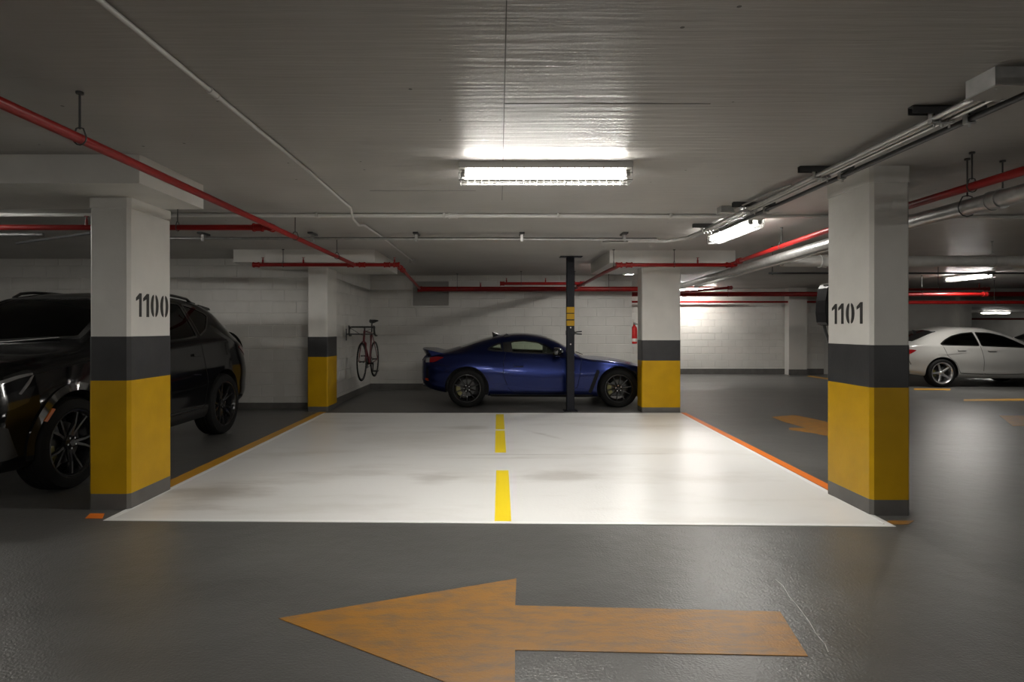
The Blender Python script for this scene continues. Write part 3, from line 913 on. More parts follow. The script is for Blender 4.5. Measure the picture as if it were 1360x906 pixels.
t = thing('charger_box', 'black rounded box mounted behind column 1101', 'charger', (2.738, 4.985, 1.38))
prof = [(-0.065, 0.02), (-0.055, 0.0), (-0.02, -0.01), (0.10, -0.01), (0.10, 0.33), (-0.035, 0.33), (-0.052, 0.30), (-0.068, 0.2), (-0.073, 0.1)]
MB().prism_axis(prof, -0.058, 0.09, lambda u, v, a: (u, a, v)).build('casing', M_CHARGER, t)
MB().box(-0.045, -0.015, -0.045, 0.05, 0.331, 0.337).build('top_lamp', M_LABELW, t)
MB().tube([(-0.04, 0.02, 0.0), (-0.025, 0.02, -0.06), (0.0, 0.03, -0.12), (0.06, 0.03, -0.3), (0.12, 0.02, -0.36)], 0.012, 8).build('cable', M_TRIM, t, 50)

t = thing('steel_post', 'slim navy steel post with yellow bands before the blue coupe', 'post', (1.16, 9.84, 0))
MB().prism(chamfer_rect(-0.062, 0.062, -0.062, 0.062, 0.008), 0.012, CEIL - 0.012).build('shaft', M_NAVYPOST, t)
MB().box(-0.17, 0.19, -0.1, 0.1, CEIL - 0.012, CEIL).build('top_plate', M_NAVYPOST, t)
MB().box(-0.11, 0.11, -0.11, 0.11, 0.0, 0.012).build('base_plate', M_NAVYPOST, t)
for (z0, z1) in ((1.60, 1.695), (1.495, 1.585), (1.39, 1.475)):
    MB().prism(chamfer_rect(-0.0645, 0.0645, -0.0645, 0.0645, 0.008), z0, z1).build('yellow_band', M_YELLOW, t)
for z in (1.36, 1.09):
    MB().cyl((0.0, -0.07, z), (0.0, -0.061, z), 0.013, 10).build('bolt', M_CHROME, t)
for dz in (-0.018, 0.018):
    MB().tube([(0.06, -0.03, 1.275 + dz * 0.3), (0.12, -0.03, 1.275 + dz), (0.185, -0.03, 1.275 + dz * 1.2)], 0.011, 8).build('hook_arm', M_TRIM, t, 50)
MB().box(-0.067, 0.067, -0.067, 0.067, 1.24, 1.31).build('hook_clamp', M_NAVYPOST, t)


# ------------------------------------------------------------------ cars
def pchip(tab, x):
    xs = np.array([p[0] for p in tab], float); ys = np.array([p[1] for p in tab], float)
    x = np.clip(np.asarray(x, float), xs[0], xs[-1])
    if len(xs) == 1:
        return np.full_like(x, ys[0])
    h = np.diff(xs); d = np.diff(ys) / h
    m = np.zeros_like(ys)
    m[0], m[-1] = d[0], d[-1]
    for i in range(1, len(xs) - 1):
        if d[i - 1] * d[i] > 0:
            w1, w2 = 2 * h[i] + h[i - 1], h[i] + 2 * h[i - 1]
            m[i] = (w1 + w2) / (w1 / d[i - 1] + w2 / d[i])
    i = np.clip(np.searchsorted(xs, x, side='right') - 1, 0, len(h) - 1)
    s = (x - xs[i]) / h[i]
    return ((1 + 2 * s) * (1 - s) ** 2 * ys[i] + s * (1 - s) ** 2 * h[i] * m[i] + s * s * (3 - 2 * s) * ys[i + 1] + s * s * (s - 1) * h[i] * m[i + 1])


def catmull(P, sub):
    P = np.array(P, float)
    Q = np.vstack([2 * P[0] - P[1], P, 2 * P[-1] - P[-2]])
    out = []
    for i in range(1, len(Q) - 2):
        p0, p1, p2, p3 = Q[i - 1], Q[i], Q[i + 1], Q[i + 2]
        for k in range(sub):
            t = k / sub
            out.append(0.5 * ((2 * p1) + (-p0 + p2) * t + (2 * p0 - 5 * p1 + 4 * p2 - p3) * t * t + (-p0 + 3 * p1 - 3 * p2 + p3) * t ** 3))
    out.append(P[-1])
    return np.array(out)


def section(S, x, ins=0.0, floor=None):
    g = lambda k: float(pchip(S[k], x))
    zb, zt, wm, zm, zl = g('zb'), g('zt') - ins, g('wm') - ins, g('zm'), g('zl') - ins * 0.3
    wb = g('wm') * g('rb') - ins
    wr = min(g('wr'), wb - 0.02) - ins * 0.6
    zr = zt - g('dr')
    zl = min(zl, zr - 0.012)
    zm = min(zm, zl - 0.03)
    bul = g('bul') if 'bul' in S else 0.012
    ws = wm * 0.965
    mid = (0.5 * (wb + wr) + bul, 0.5 * (zl + zr) + bul * 0.6)
    P = [(0, zb), (ws * 0.8, zb), (ws, zb + 0.05), (wm * 0.992, 0.5 * (zb + 0.05 + zm)), (wm, zm),
         (wm * 0.4 + wb * 0.6, zm + (zl - zm) * 0.72), (wb, zl), mid, (wr, zr), (wr * 0.55, zt - (zt - zr) * 0.22), (0, zt)]
    C = catmull(P, 4)
    C[:, 0] = np.maximum(C[:, 0], 0)
    C[0, 0] = 0; C[-1, 0] = 0
    if floor is not None:
        C[:, 1] = np.maximum(C[:, 1], floor)
    return C


def loft(S, xs, ins=0.0, floor=None):
    rings = []
    for x in xs:
        C = section(S, x, ins, floor)
        pts = [(x, y, z) for (y, z) in C] + [(x, -y, z) for (y, z) in C[-2:0:-1]]
        rings.append(pts)
    n = len(rings[0]); vs = [p for r in rings for p in r]; fs = []
    for i in range(len(rings) - 1):
        for j in range(n):
            fs.append((i * n + j, i * n + (j + 1) % n, (i + 1) * n + (j + 1) % n, (i + 1) * n + j))
    h = n // 2
    for base in (0, (len(rings) - 1) * n):        # end caps as rows of quads
        for j in range(h):
            a, b, c, d = base + j, base + j + 1, base + (n - j - 1) % n, base + (n - j) % n
            q = [a, b, c, d]
            if j == 0: q = [a, b, base + n - 1]
            elif j == h - 1: q = [base + j, base + h, base + n - j]
            fs.append(q)
    mb = MB(); mb.add(vs, fs)
    return mb


def apply_bool(o, cutter_mb, cmat, solver='EXACT'):
    me = cutter_mb.mesh('cutter')
    me.materials.append(cmat)
    c = bpy.data.objects.new('cutter', me)
    COL.objects.link(c)
    c.parent = o.parent
    bpy.context.view_layer.update()
    md = o.modifiers.new('b', 'BOOLEAN')
    md.operation = 'DIFFERENCE'; md.object = c; md.solver = solver
    try:
        md.material_mode = 'TRANSFER'
    except Exception:
        pass
    dg = bpy.context.evaluated_depsgraph_get()
    dg.update()
    new = bpy.data.meshes.new_from_object(o.evaluated_get(dg))
    o.modifiers.clear()
    old = o.data
    o.data = new
    new.name = old.name
    bpy.data.meshes.remove(old)
    bpy.data.objects.remove(c)
    bpy.data.meshes.remove(me)


def resample(pts, n):
    pts = [Vector((p[0], p[1], 0)) for p in pts]
    L = [0]
    for a, b in zip(pts, pts[1:]): L.append(L[-1] + (b - a).length)
    out = []
    for k in range(n):
        s = L[-1] * k / (n - 1)
        i = 0
        while i < len(L) - 2 and L[i + 1] < s: i += 1
        f = (s - L[i]) / max(1e-9, L[i + 1] - L[i])
        out.append(pts[i].lerp(pts[i + 1], f))
    return [(p.x, p.y) for p in out]


class Car:
    def __init__(self, name, label, loc, rz, S, paint, x0, x1, stations=84):
        self.root = thing(name, label, 'car', loc, rz)
        self.S = S; self.paint = paint
        u = np.linspace(0, 1, stations)
        u = u + 0.09 * np.sin(2 * PI * u) * -1 * 0.75      # denser at both ends
        xs = x0 + (x1 - x0) * u
        self.mb = loft(S, xs)
        me = self.mb.mesh('body', 30)
        me.materials.append(paint)
        self.body = link('body', me, self.root)
        bm = bmesh.new(); bm.from_mesh(me)
        self.bvh = BVHTree.FromBMesh(bm); bm.free()

    def cavity(self, x0, x1, floor, ins=0.05):
        xs = np.linspace(x0, x1, 40)
        apply_bool(self.body, loft(self.S, xs, ins, floor), M_INTERIOR)

    def arches(self, wheels, r, yin):
        mb = MB()
        for x, z in wheels:
            for s in (-1, 1):
                mb.cyl((x, s * yin, z), (x, s * 1.3, z), r, 40)
        apply_bool(self.body, mb, M_TRIM)

    def cut(self, top, bot, plane, a0, a1):
        poly = list(top) + list(bot)[::-1]
        fn = {'xz': lambda u, v, a: (u, a, v), 'xy': lambda u, v, a: (u, v, a), 'yz': lambda u, v, a: (a, u, v)}[plane]
        apply_bool(self.body, MB().prism_axis(poly, a0, a1, fn), M_TRIM)

    def hit(self, u, v, plane, side):
        if plane == 'xz':
            o, d = Vector((u, side * 3, v)), Vector((0, -side, 0))
        elif plane == 'xy':
            o, d = Vector((u, v, 4)), Vector((0, 0, -1))
        else:
            o, d = Vector((side * 9, u, v)), Vector((-side, 0, 0))
        p, n, i, dist = self.bvh.ray_cast(o, d)
        if p is None:
            return None, None
        if n.dot(d) > 0: n = -n
        return p, n

    def patch(self, name, m, top, bot, plane, side=1, off=0.003, thick=0.006, nu=12, nv=5, parent=None, smooth=50, label=None):
        """a thin curved shell lying on the body between two outline curves"""
        T, B = resample(top, nu), resample(bot, nu)
        outer, inner = [], []
        lastn = None
        for i in range(nu):
            for j in range(nv):
                f = j / (nv - 1)
                u, v = T[i][0] * (1 - f) + B[i][0] * f, T[i][1] * (1 - f) + B[i][1] * f
                p, n = self.hit(u, v, plane, side)
                if p is None:
                    k = 1.0
                    while p is None and k > 0.5:          # slipped over an edge: pull it back a little
                        k -= 0.01
                        uu, vv = (u, v * k) if plane == 'xz' else (u * k, v)
                        p, n = self.hit(uu, vv, plane, side)
                    if p is None:
                        return None
                outer.append(p + n * off); inner.append(p + n * (off - thick))
        mb = MB()
        k = nu * nv
        fs = []
        for i in range(nu - 1):
            for j in range(nv - 1):
                a, b, c, d = i * nv + j, i * nv + j + 1, (i + 1) * nv + j + 1, (i + 1) * nv + j
                fs.append((a, b, c, d)); fs.append((k + d, k + c, k + b, k + a))
        for i in range(nu - 1):
            for j in (0, nv - 1):
                a, d = i * nv + j, (i + 1) * nv + j
                fs.append((a, d, k + d, k + a))
        for j in range(nv - 1):
            for i in (0, nu - 1):
                a, b = i * nv + j, i * nv + j + 1
                fs.append((a, b, k + b, k + a))
        mb.add(outer + inner, fs)
        o = mb.build(name, m, parent or self.root, smooth)
        if label: o['label'] = label
        return o

    def ribbon(self, name, m, pts, w, plane='xz', side=1, off=0.002, thick=0.004, n=24, parent=None):
        R = resample(pts, n)
        top, bot = [], []
        for i in range(n):
            a, b = Vector(R[max(0, i - 1)]), Vector(R[min(n - 1, i + 1)])
            d = (b - a).normalized(); q = Vector((-d.y, d.x)) * w / 2
            c = Vector(R[i])
            top.append(tuple(c + q)); bot.append(tuple(c - q))
        return self.patch(name, m, top, bot, plane, side, off, thick, n, 2, parent)


def wheel(root, loc, flip, R, W, rim, style, mrim, tyre_n=48):
    """wheel with the axle along local y, outer face towards +y"""
    h = W / 2
    tp = [(rim, -h * .85), (rim + .012, -h), (rim + (R - rim) * .5, -h * 1.03), (R - .018, -h * .92), (R - .003, -h * .72)]
    for g in (-.4, 0.0, .4):
        tp += [(R, h * (g - .12) - .004), (R - .008, h * (g - .12) + .002), (R - .008, h * (g + .02)), (R, h * (g + .02) + .004)]
    tp += [(R - .003, h * .72), (R - .018, h * .92), (rim + (R - rim) * .5, h * 1.03), (rim + .012, h), (rim, h * .85)]
    w = MB().lathe(tp, tyre_n, 'y', closed=True).build('wheel', M_TYRE, root, 35, loc)
    if flip:
        w.rotation_euler = (0, random.uniform(0, 1), PI)
    else:
        w.rotation_euler = (0, random.uniform(0, 1), 0)
    MB().lathe([(rim + .006, h * .97), (rim + .004, h * .86), (rim - .012, h * .8), (rim - .025, h * .3), (rim - .03, -h * .8), (rim + .002, -h * .9), (rim - .036, -h * .8), (rim - .034, h * .3), (rim - .022, h * .86), (rim - .008, h * .98)], tyre_n, 'y', closed=True).build('rim', mrim, w, 40)
    MB().lathe([(0.02, h * .05), (rim * .62, h * .05), (rim * .62, h * .15), (0.02, h * .15)], 28, 'y').build('brake_disc', M_DISC, w, 40)
    c = MB()
    cal = [(rim * .5 * math.cos(a), rim * .5 * math.sin(a)) for a in np.linspace(-.5, .5, 6)] + [(rim * .8 * math.cos(a), rim * .8 * math.sin(a)) for a in np.linspace(.5, -.5, 6)]
    c.prism_axis(cal, -h * .05, h * .35, lambda u, v, a: (u, a, v))
    c.build('brake_caliper', M_CALIPER, w)
    ys = h * .80

    def spoke(ang, w0, w1, r0, r1, dish, tilt=0.0, name='spoke'):
        mb = MB()
        pts = []
        for (r, ww, y) in ((r0, w0, ys - dish), ((r0 + r1) / 2, (w0 + w1) / 2 * .9, ys - dish * .35), (r1, w1, ys)):
            a = ang + tilt * (r - r0) / (r1 - r0)
            er = (math.cos(a), math.sin(a)); et = (-math.sin(a), math.cos(a))
            pts.append([(er[0] * r + et[0] * s * ww / 2, y + dy, er[1] * r + et[1] * s * ww / 2) for (s, dy) in ((-1, -.012), (-.6, 0.004), (.6, 0.004), (1, -.012), (.8, -.03), (-.8, -.03))])
        vs = [p for q in pts for p in q]; fs = []
        for i in range(2):
            for j in range(6):
                fs.append((i * 6 + j, i * 6 + (j + 1) % 6, (i + 1) * 6 + (j + 1) % 6, (i + 1) * 6 + j))
        fs += [tuple(range(6)), tuple(range(12, 18))]
        mb.add(vs, fs)
        mb.build(name, mrim, w)
    r1 = rim - .012
    if style == 'twin5':
        for k in range(5):
            a = 2 * PI * k / 5
            spoke(a - .10, .040, .026, .05, r1, .035, -.14)
            spoke(a + .10, .040, .026, .05, r1, .035, .14)
    elif style == 'ten':
        for k in range(10):
            a = 2 * PI * k / 10
            spoke(a, .030, .020, .05, r1, .03)
    elif style == 'star5':
        for k in range(5):
            a = 2 * PI * k / 5
            spoke(a, .062, .040, .03, r1, .025)
    MB().lathe([(.012, ys - .05), (.062, ys - .05), (.06, ys - .02), (.035, ys - .008), (.03, ys + .002), (.005, ys + .004)], 24, 'y').build('hub_cap', mrim, w, 40)
    for k in range(5):
        a = 2 * PI * k / 5 + .3
        MB().cyl((.047 * math.cos(a), ys - .03, .047 * math.sin(a)), (.047 * math.cos(a), ys - .006, .047 * math.sin(a)), .008, 6).build('lug_nut', M_CHROME, w)
    return w


def seat(root, x, y, z, m=M_SEAT, hr=None):
    """car seat: cushion, backrest and headrest as one part each"""
    MB().prism_axis([(0.0, 0), (0.5, 0.02), (0.52, 0.12), (0.0, 0.1)], -.24, .24, lambda u, v, a: (x + u, y + a, z + v)).build('seat_cushion', m, root)
    MB().prism_axis([(0.02, 0.08), (0.13, 0.08), (-0.02, 0.52), (-0.1, 0.62), (-0.16, 0.6)], -.22, .22, lambda u, v, a: (x + u, y + a, z + v)).build('seat_back', m, root)
    MB().prism_axis([(-0.1, 0.63), (-0.03, 0.64), (-0.05, 0.8), (-0.09, 0.83), (-0.15, 0.81)], -.12, .12, lambda u, v, a: (x + u, y + a, z + v)).build('headrest', hr or m, root)


def steering(root, x, y, z, r=0.18):
    mb = MB()
    tilt = 0.45
    ring = []
    for k in range(20):
        a = 2 * PI * k / 20
        ring.append((x - math.sin(tilt) * r * math.sin(a) * -1, y + r * math.cos(a), z + math.cos(tilt) * r * math.sin(a)))
    mb.tube(ring, .014, 6, closed=True)
    mb.cyl((x, y - r, z), (x, y + r, z), .014, 6)
    mb.cyl((x, y, z), (x + .3, y, z - .12), .03, 8)
    mb.build('steering_wheel', M_TRIM, root, 50)


def side_mirror(car, x, y, z, m, s):
    """door mirror on side s (+1 left, -1 right)"""
    mb = MB()
    n = 14
    vs = []
    for (dx, sc) in ((-.055, .9), (-.03, 1.0), (.03, .92), (.075, .6), (.1, .2)):
        for j in range(n):
            a = 2 * PI * j / n
            vs.append((x + dx, y * s + s * .11 * sc * math.copysign(abs(math.cos(a)) ** .7, math.cos(a)) , z + .075 * sc * math.copysign(abs(math.sin(a)) ** .7, math.sin(a))))
    fs = []
    for i in range(4):
        for j in range(n):
            fs.append((i * n + j, i * n + (j + 1) % n, (i + 1) * n + (j + 1) % n, (i + 1) * n + j))
    fs += [list(range(n)), list(range(4 * n, 5 * n))]
    mb.add(vs, fs)
    o = mb.build('side_mirror', m, car.root, 40)
    MB().box(x - .01, x + .05, min(s * (y - .22), s * (y - .05)), max(s * (y - .22), s * (y - .05)), z - .085, z - .055).build('mirror_foot', M_TRIM, o)


def shark_fin(car, x, m, h=0.07, L=0.16):
    p, n = car.hit(x, 0, 'xy', 1)
    mb = MB()
    mb.add([(x - L * .35, -.025, p.z - .02), (x - L * .35, .025, p.z - .02), (x + L * .65, .012, p.z - .03), (x + L * .65, -.012, p.z - .03),
            (x - L * .42, -.006, p.z + h), (x - L * .42, .006, p.z + h), (x - L * .1, .006, p.z + h * .85), (x - L * .1, -.006, p.z + h * .85)],
           [(0, 3, 2, 1), (4, 5, 6, 7), (0, 1, 5, 4), (1, 2, 6, 5), (2, 3, 7, 6), (3, 0, 4, 7)])
    mb.build('roof_antenna', m, car.root)


def door_handle(car, x, z, side, m, w=.19):
    car.patch('door_handle', m, [(x - w / 2, z + .016), (x + w / 2, z + .02)], [(x - w / 2, z - .014), (x + w / 2, z - .01)], 'xz', side, 0.022, 0.024, 8, 3)


def windows(car, specs, glass, y0=1.4):
    """side windows: cut through both sides, then set panes and rubber seals"""
    for (top, bot) in specs:
        car.cut(top, bot, 'xz', -y0, y0)
    for (top, bot) in specs:
        for s in (-1, 1):
            g = car.patch('side_window', glass, top, bot, 'xz', s, -0.004, 0.004, 16, 7)
            ring = list(top) + list(bot)[::-1] + [top[0]]
            car.ribbon('window_seal', M_GLOSSTRIM, ring, 0.022, 'xz', s, 0.003, 0.012, 60, parent=g)


# ---- navy coupe ----------------------------------------------------------------
S_COUPE = dict(
    zt=[(-.80, .83), (-.74, .905), (-.53, .935), (-.185, 1.02), (.23, 1.155), (.6, 1.237), (.92, 1.262), (1.25, 1.235), (1.544, 1.145), (1.78, 1.01), (2.02, .865), (2.12, .845), (2.44, .825), (2.86, .755), (3.2, .64), (3.42, .52), (3.47, .46)],
    zb=[(-.80, .44), (-.72, .34), (-.4, .25), (0, .2), (1.2, .175), (2.5, .17), (3.2, .18), (3.47, .3)],
    wm=[(-.80, .56), (-.77, .66), (-.70, .755), (-.5, .845), (-.1, .89), (.25, .885), (.75, .855), (1.3, .85), (1.9, .865), (2.4, .888), (2.7, .888), (3.0, .86), (3.25, .75), (3.40, .56), (3.47, .38)],
    zm=[(-.8, .64), (0, .66), (1.3, .56), (2.5, .60), (3.47, .42)],
    zl=[(-.80, .77), (-.6, .86), (-.3, .895), (.2, .925), (1.0, .905), (1.6, .875), (2.04, .825), (2.5, .775), (2.9, .70), (3.3, .57), (3.47, .44)],
    rb=[(-.8, .92), (-.1, .90), (.5, .885), (1.5, .90), (2.1, .92), (2.6, .93), (3.47, .9)],
    wr=[(-.8, .5), (-.5, .58), (-.1, .54), (.4, .52), (.9, .53), (1.4, .56), (1.8, .62), (2.04, .68), (2.5, .66), (3, .58), (3.47, .3)],
    dr=[(-.8, .025), (-.5, .03), (0, .05), (.5, .06), (1.2, .06), (1.8, .045), (2.04, .025), (2.5, .02), (3.47, .02)],
    bul=[(-.8, .0), (-.3, .01), (.5, .02), (1.6, .015), (2.1, .0), (3.47, .0)])
RA, CY = -0.548, 11.075
cp = Car('coupe_car', 'dark blue sports coupe parked sideways behind the pale bay', (RA, CY, 0), 0.0, S_COUPE, M_PBLUE, -.80, 3.47)
cp.cavity(-.05, 1.93, .73, .05)
cp.arches([(0, .33), (2.575, .33)], .375, .55)
W1 = ([(.745, 1.105), (.80, 1.125), (.97, 1.138), (1.195, 1.112), (1.337, 1.06), (1.447, .988), (1.50, .93)], [(.77, .938), (1.027, .926), (1.44, .912), (1.50, .912)])
W2 = ([(.354, .995), (.43, 1.045), (.53, 1.085), (.575, 1.085)], [(.36, .98), (.45, .962), (.53, .958), (.60, .956)])
windows(cp, [W1, W2], M_GLASS)
ws_t, ws_b = [(1.38, -.50), (1.43, 0), (1.38, .50)], [(1.93, -.60), (2.00, 0), (1.93, .60)]
cp.cut(ws_t, ws_b, 'xy', .80, 1.6)
cp.patch('windscreen', M_GLASS, ws_t, ws_b, 'xy', 1, -0.002, 0.004, 16, 10)
rw_t, rw_b = [(.42, -.46), (.45, 0), (.42, .46)], [(-.12, -.50), (-.18, 0), (-.12, .50)]
cp.patch('rear_window', M_GLOSSTRIM, rw_t, rw_b, 'xy', 1, 0.002, 0.006, 14, 8)
cp.body.data.set_sharp_from_angle(angle=math.radians(32))
for s in (-1, 1):
    # B pillar, panel gaps, sill, vents, lamps
    cp.patch('pillar_trim', M_GLOSSTRIM, [(.605, 1.10), (.74, 1.115)], [(.625, .945), (.755, .935)], 'xz', s, .003, .008, 5, 5)
    cp.ribbon('door_gap', M_SEAM, [(.66, .93), (.62, .78), (.62, .55), (.70, .34), (.80, .25), (1.75, .25), (1.88, .36), (1.92, .6), (1.95, .82)], .007, 'xz', s, n=60)
    cp.ribbon('bumper_gap', M_SEAM, [(-.30, .70), (-.42, .72), (-.6, .76)], .006, 'xz', s, n=10)
    cp.ribbon('bonnet_gap', M_SEAM, [(2.1, .80), (2.5, .755), (2.85, .70)], .006, 'xz', s, n=14)
    cp.patch('side_skirt', M_TRIM, [(.40, .232), (1.3, .222), (2.14, .222)], [(.40, .195), (1.3, .185), (2.14, .185)], 'xz', s, .012, .02, 20, 3)
    cp.patch('fender_vent', M_SEAM, [(2.20, .645), (2.24, .64), (2.245, .60)], [(2.06, .27), (2.10, .245), (2.14, .31)], 'xz', s, .004, .008, 6, 10)
    cp.patch('tail_lamp', M_REDLENS, [(-.64, .845), (-.52, .865), (-.40, .858)], [(-.64, .765), (-.55, .775), (-.40, .848)], 'xz', s, .006, .012, 10, 5)
    cp.patch('lamp_tip', M_CLEARLENS, [(-.715, .83), (-.65, .842)], [(-.715, .76), (-.65, .765)], 'xz', s, .006, .012, 5, 4)
    door_handle(cp, .88, .715, s, M_PBLUE, .17)
    cp.patch('handle_cup', M_SEAM, [(.78, .735), (.97, .74)], [(.80, .685), (.95, .69)], 'xz', s, .0025, .004, 6, 3)
    cp.ribbon('rocker_crease', M_PBLUE, [(.42, .40), (.58, .395), (.8, .345), (1.3, .31), (2.0, .31)], .03, 'xz', s, .010, .014, n=30)
    cp.patch('reflector', M_REDLENS, [(-.72, .50), (-.66, .49)], [(-.72, .46), (-.66, .45)], 'xz', s, .004, .006, 4, 3)
    cp.patch('headlamp', M_CLEARLENS, [(2.98, .65), (3.2, .60), (3.33, .54)], [(2.98, .60), (3.2, .53), (3.33, .48)], 'xz', s, .004, .01, 8, 4)
    side_mirror(cp, 1.52, .97, .955, M_GLOSSTRIM, s)
    cp.ribbon('arch_lip', M_PBLUE, [(0 + .385 * math.cos(a), .33 + .385 * math.sin(a)) for a in np.linspace(-.1, PI + .1, 30)], .022, 'xz', s, .012, .014, n=40)
    cp.ribbon('arch_lip', M_PBLUE, [(2.575 + .385 * math.cos(a), .33 + .385 * math.sin(a)) for a in np.linspace(-.1, PI + .1, 30)], .022, 'xz', s, .012, .014, n=40)
    for k, (x, st) in enumerate(((0, 'ten'), (2.575, 'ten'))):
        wheel(cp.root, (x, s * .775, .33), s < 0, .33, .215, .232, st, M_RIMBLACK)
# ducktail spoiler, wrapped along the tail
sp = MB()
vs = []; fs = []
for i in range(13):
    f = -1 + 2 * i / 12
    y = .70 * f; sw = .16 * abs(f) ** 3
    vs += [(-.44 + sw * .2, y, .935 - .02 * abs(f)), (-.83 + sw, y, 1.0 - .025 * f * f), (-.835 + sw, y, .985 - .025 * f * f), (-.76 + sw, y, .86 - .01 * abs(f)), (-.5 + sw * .3, y, .88)]
for i in range(12):
    for j in range(5):
        fs.append((i * 5 + j, i * 5 + (j + 1) % 5, (i + 1) * 5 + (j + 1) % 5, (i + 1) * 5 + j))
fs += [tuple(range(5)), tuple(range(60, 65))]
sp.add(vs, fs).build('ducktail_spoiler', M_PBLUE, cp.root, 30)
cp.patch('rear_diffuser', M_TRIM, [(-.5, .52), (0, .56), (.5, .52)], [(-.45, .46), (0, .46), (.45, .46)], 'yz', -1, .004, .01, 10, 3)
shark_fin(cp, .50, M_GLOSSTRIM, .062, .20)
for s in (-1, 1):
    MB().tube([(2.03, s * .15 - .2, .885), (1.99, s * .15 + .15, .905)], .007, 6).build('wiper', M_TRIM, cp.root)
seat(cp.root, .78, .36, .42); seat(cp.root, .78, -.36, .42)
steering(cp.root, 1.42, .36, .86, .17)
MB().prism_axis([(1.55, .74), (1.92, .74), (1.92, .84), (1.62, .88)], -.72, .72, lambda u, v, a: (u, a, v)).build('dashboard', M_INTERIOR, cp.root)
for s in (-.35, .35):
    MB().cyl((-.80, s, .36), (-.60, s, .36), .04, 14).build('exhaust_tip', M_CHROME, cp.root, 40)

# ---- black SUV -------------------------------------------------------------------
S_SUV = dict(
    zt=[(-.98, .96), (-.95, 1.06), (-.88, 1.16), (-.70, 1.30), (-.45, 1.49), (-.2, 1.63), (0, 1.68), (.3, 1.72), (.8, 1.745), (1.2, 1.74), (1.6, 1.69), (1.9, 1.585), (2.2, 1.43), (2.5, 1.27), (2.64, 1.21), (2.78, 1.185), (3.2, 1.145), (3.5, 1.085), (3.7, .98), (3.8, .82)],
    zb=[(-.98, .52), (-.9, .42), (-.5, .33), (0, .28), (1.4, .25), (2.86, .25), (3.5, .25), (3.8, .34)],
    wm=[(-.98, .72), (-.95, .80), (-.85, .87), (-.5, .945), (0, .972), (.5, .955), (1.4, .945), (2.3, .955), (2.86, .972), (3.2, .955), (3.5, .885), (3.7, .75), (3.8, .58)],
    zm=[(-.98, .78), (0, .80), (1.4, .70), (2.86, .78), (3.8, .62)],
    zl=[(-.98, .90), (-.9, 1.04), (-.6, 1.16), (-.2, 1.24), (.3, 1.235), (1, 1.20), (2.3, 1.13), (2.86, 1.08), (3.3, 1.025), (3.6, .93), (3.8, .76)],
    rb=[(-.98, .93), (0, .94), (1.4, .94), (2.5, .945), (3.8, .9)],
    wr=[(-.98, .5), (-.75, .58), (-.4, .62), (.5, .65), (1.4, .66), (1.9, .68), (2.5, .76), (2.7, .80), (3.3, .74), (3.8, .45)],
    dr=[(-.98, .02), (-.5, .05), (.5, .055), (1.6, .055), (2.2, .04), (2.7, .03), (3.8, .03)],
    bul=[(-.98, .0), (-.5, .015), (.5, .02), (1.8, .015), (2.6, .0), (3.8, 0)])
sv = Car('suv_car', 'glossy black SUV parked behind column 1100', (-4.465, 7.74, 0), math.radians(-91.6), S_SUV, M_PBLACK, -.98, 3.80, 90)
sv.cavity(-.3, 2.5, .90, .05)
sv.arches([(0, .385), (2.86, .385)], .445, .58)
F1 = ([(2.16, 1.20), (1.98, 1.33), (1.75, 1.47), (1.55, 1.555), (1.36, 1.61)], [(2.2, 1.17), (1.8, 1.18), (1.36, 1.20)])
F2 = ([(1.28, 1.625), (1.0, 1.64), (.70, 1.635)], [(1.28, 1.205), (.9, 1.225), (.60, 1.25)])
F3 = ([(.63, 1.63), (.40, 1.605), (.16, 1.545)], [(.53, 1.26), (.34, 1.33), (.10, 1.50)])
windows(sv, [F1, F2, F3], M_GLASSDARK)
ws_t, ws_b = [(1.66, -.58), (1.71, 0), (1.66, .58)], [(2.46, -.72), (2.58, 0), (2.46, .72)]
sv.cut(ws_t, ws_b, 'xy', 1.06, 2.0)
sv.patch('windscreen', M_GLASSDARK, ws_t, ws_b, 'xy', 1, -.002, .004, 18, 12)
sv.patch('rear_window', M_GLOSSTRIM, [(-.26, -.52), (-.24, 0), (-.26, .52)], [(-.68, -.55), (-.70, 0), (-.68, .55)], 'xy', 1, .002, .006, 12, 6)
sv.ribbon('screen_frame', M_GLOSSTRIM, [(1.66, -.58), (1.71, 0), (1.66, .58), (2.46, .72), (2.58, 0), (2.46, -.72), (1.66, -.58)], .05, 'xy', 1, .003, .014, 90)
sv.body.data.set_sharp_from_angle(angle=math.radians(32))
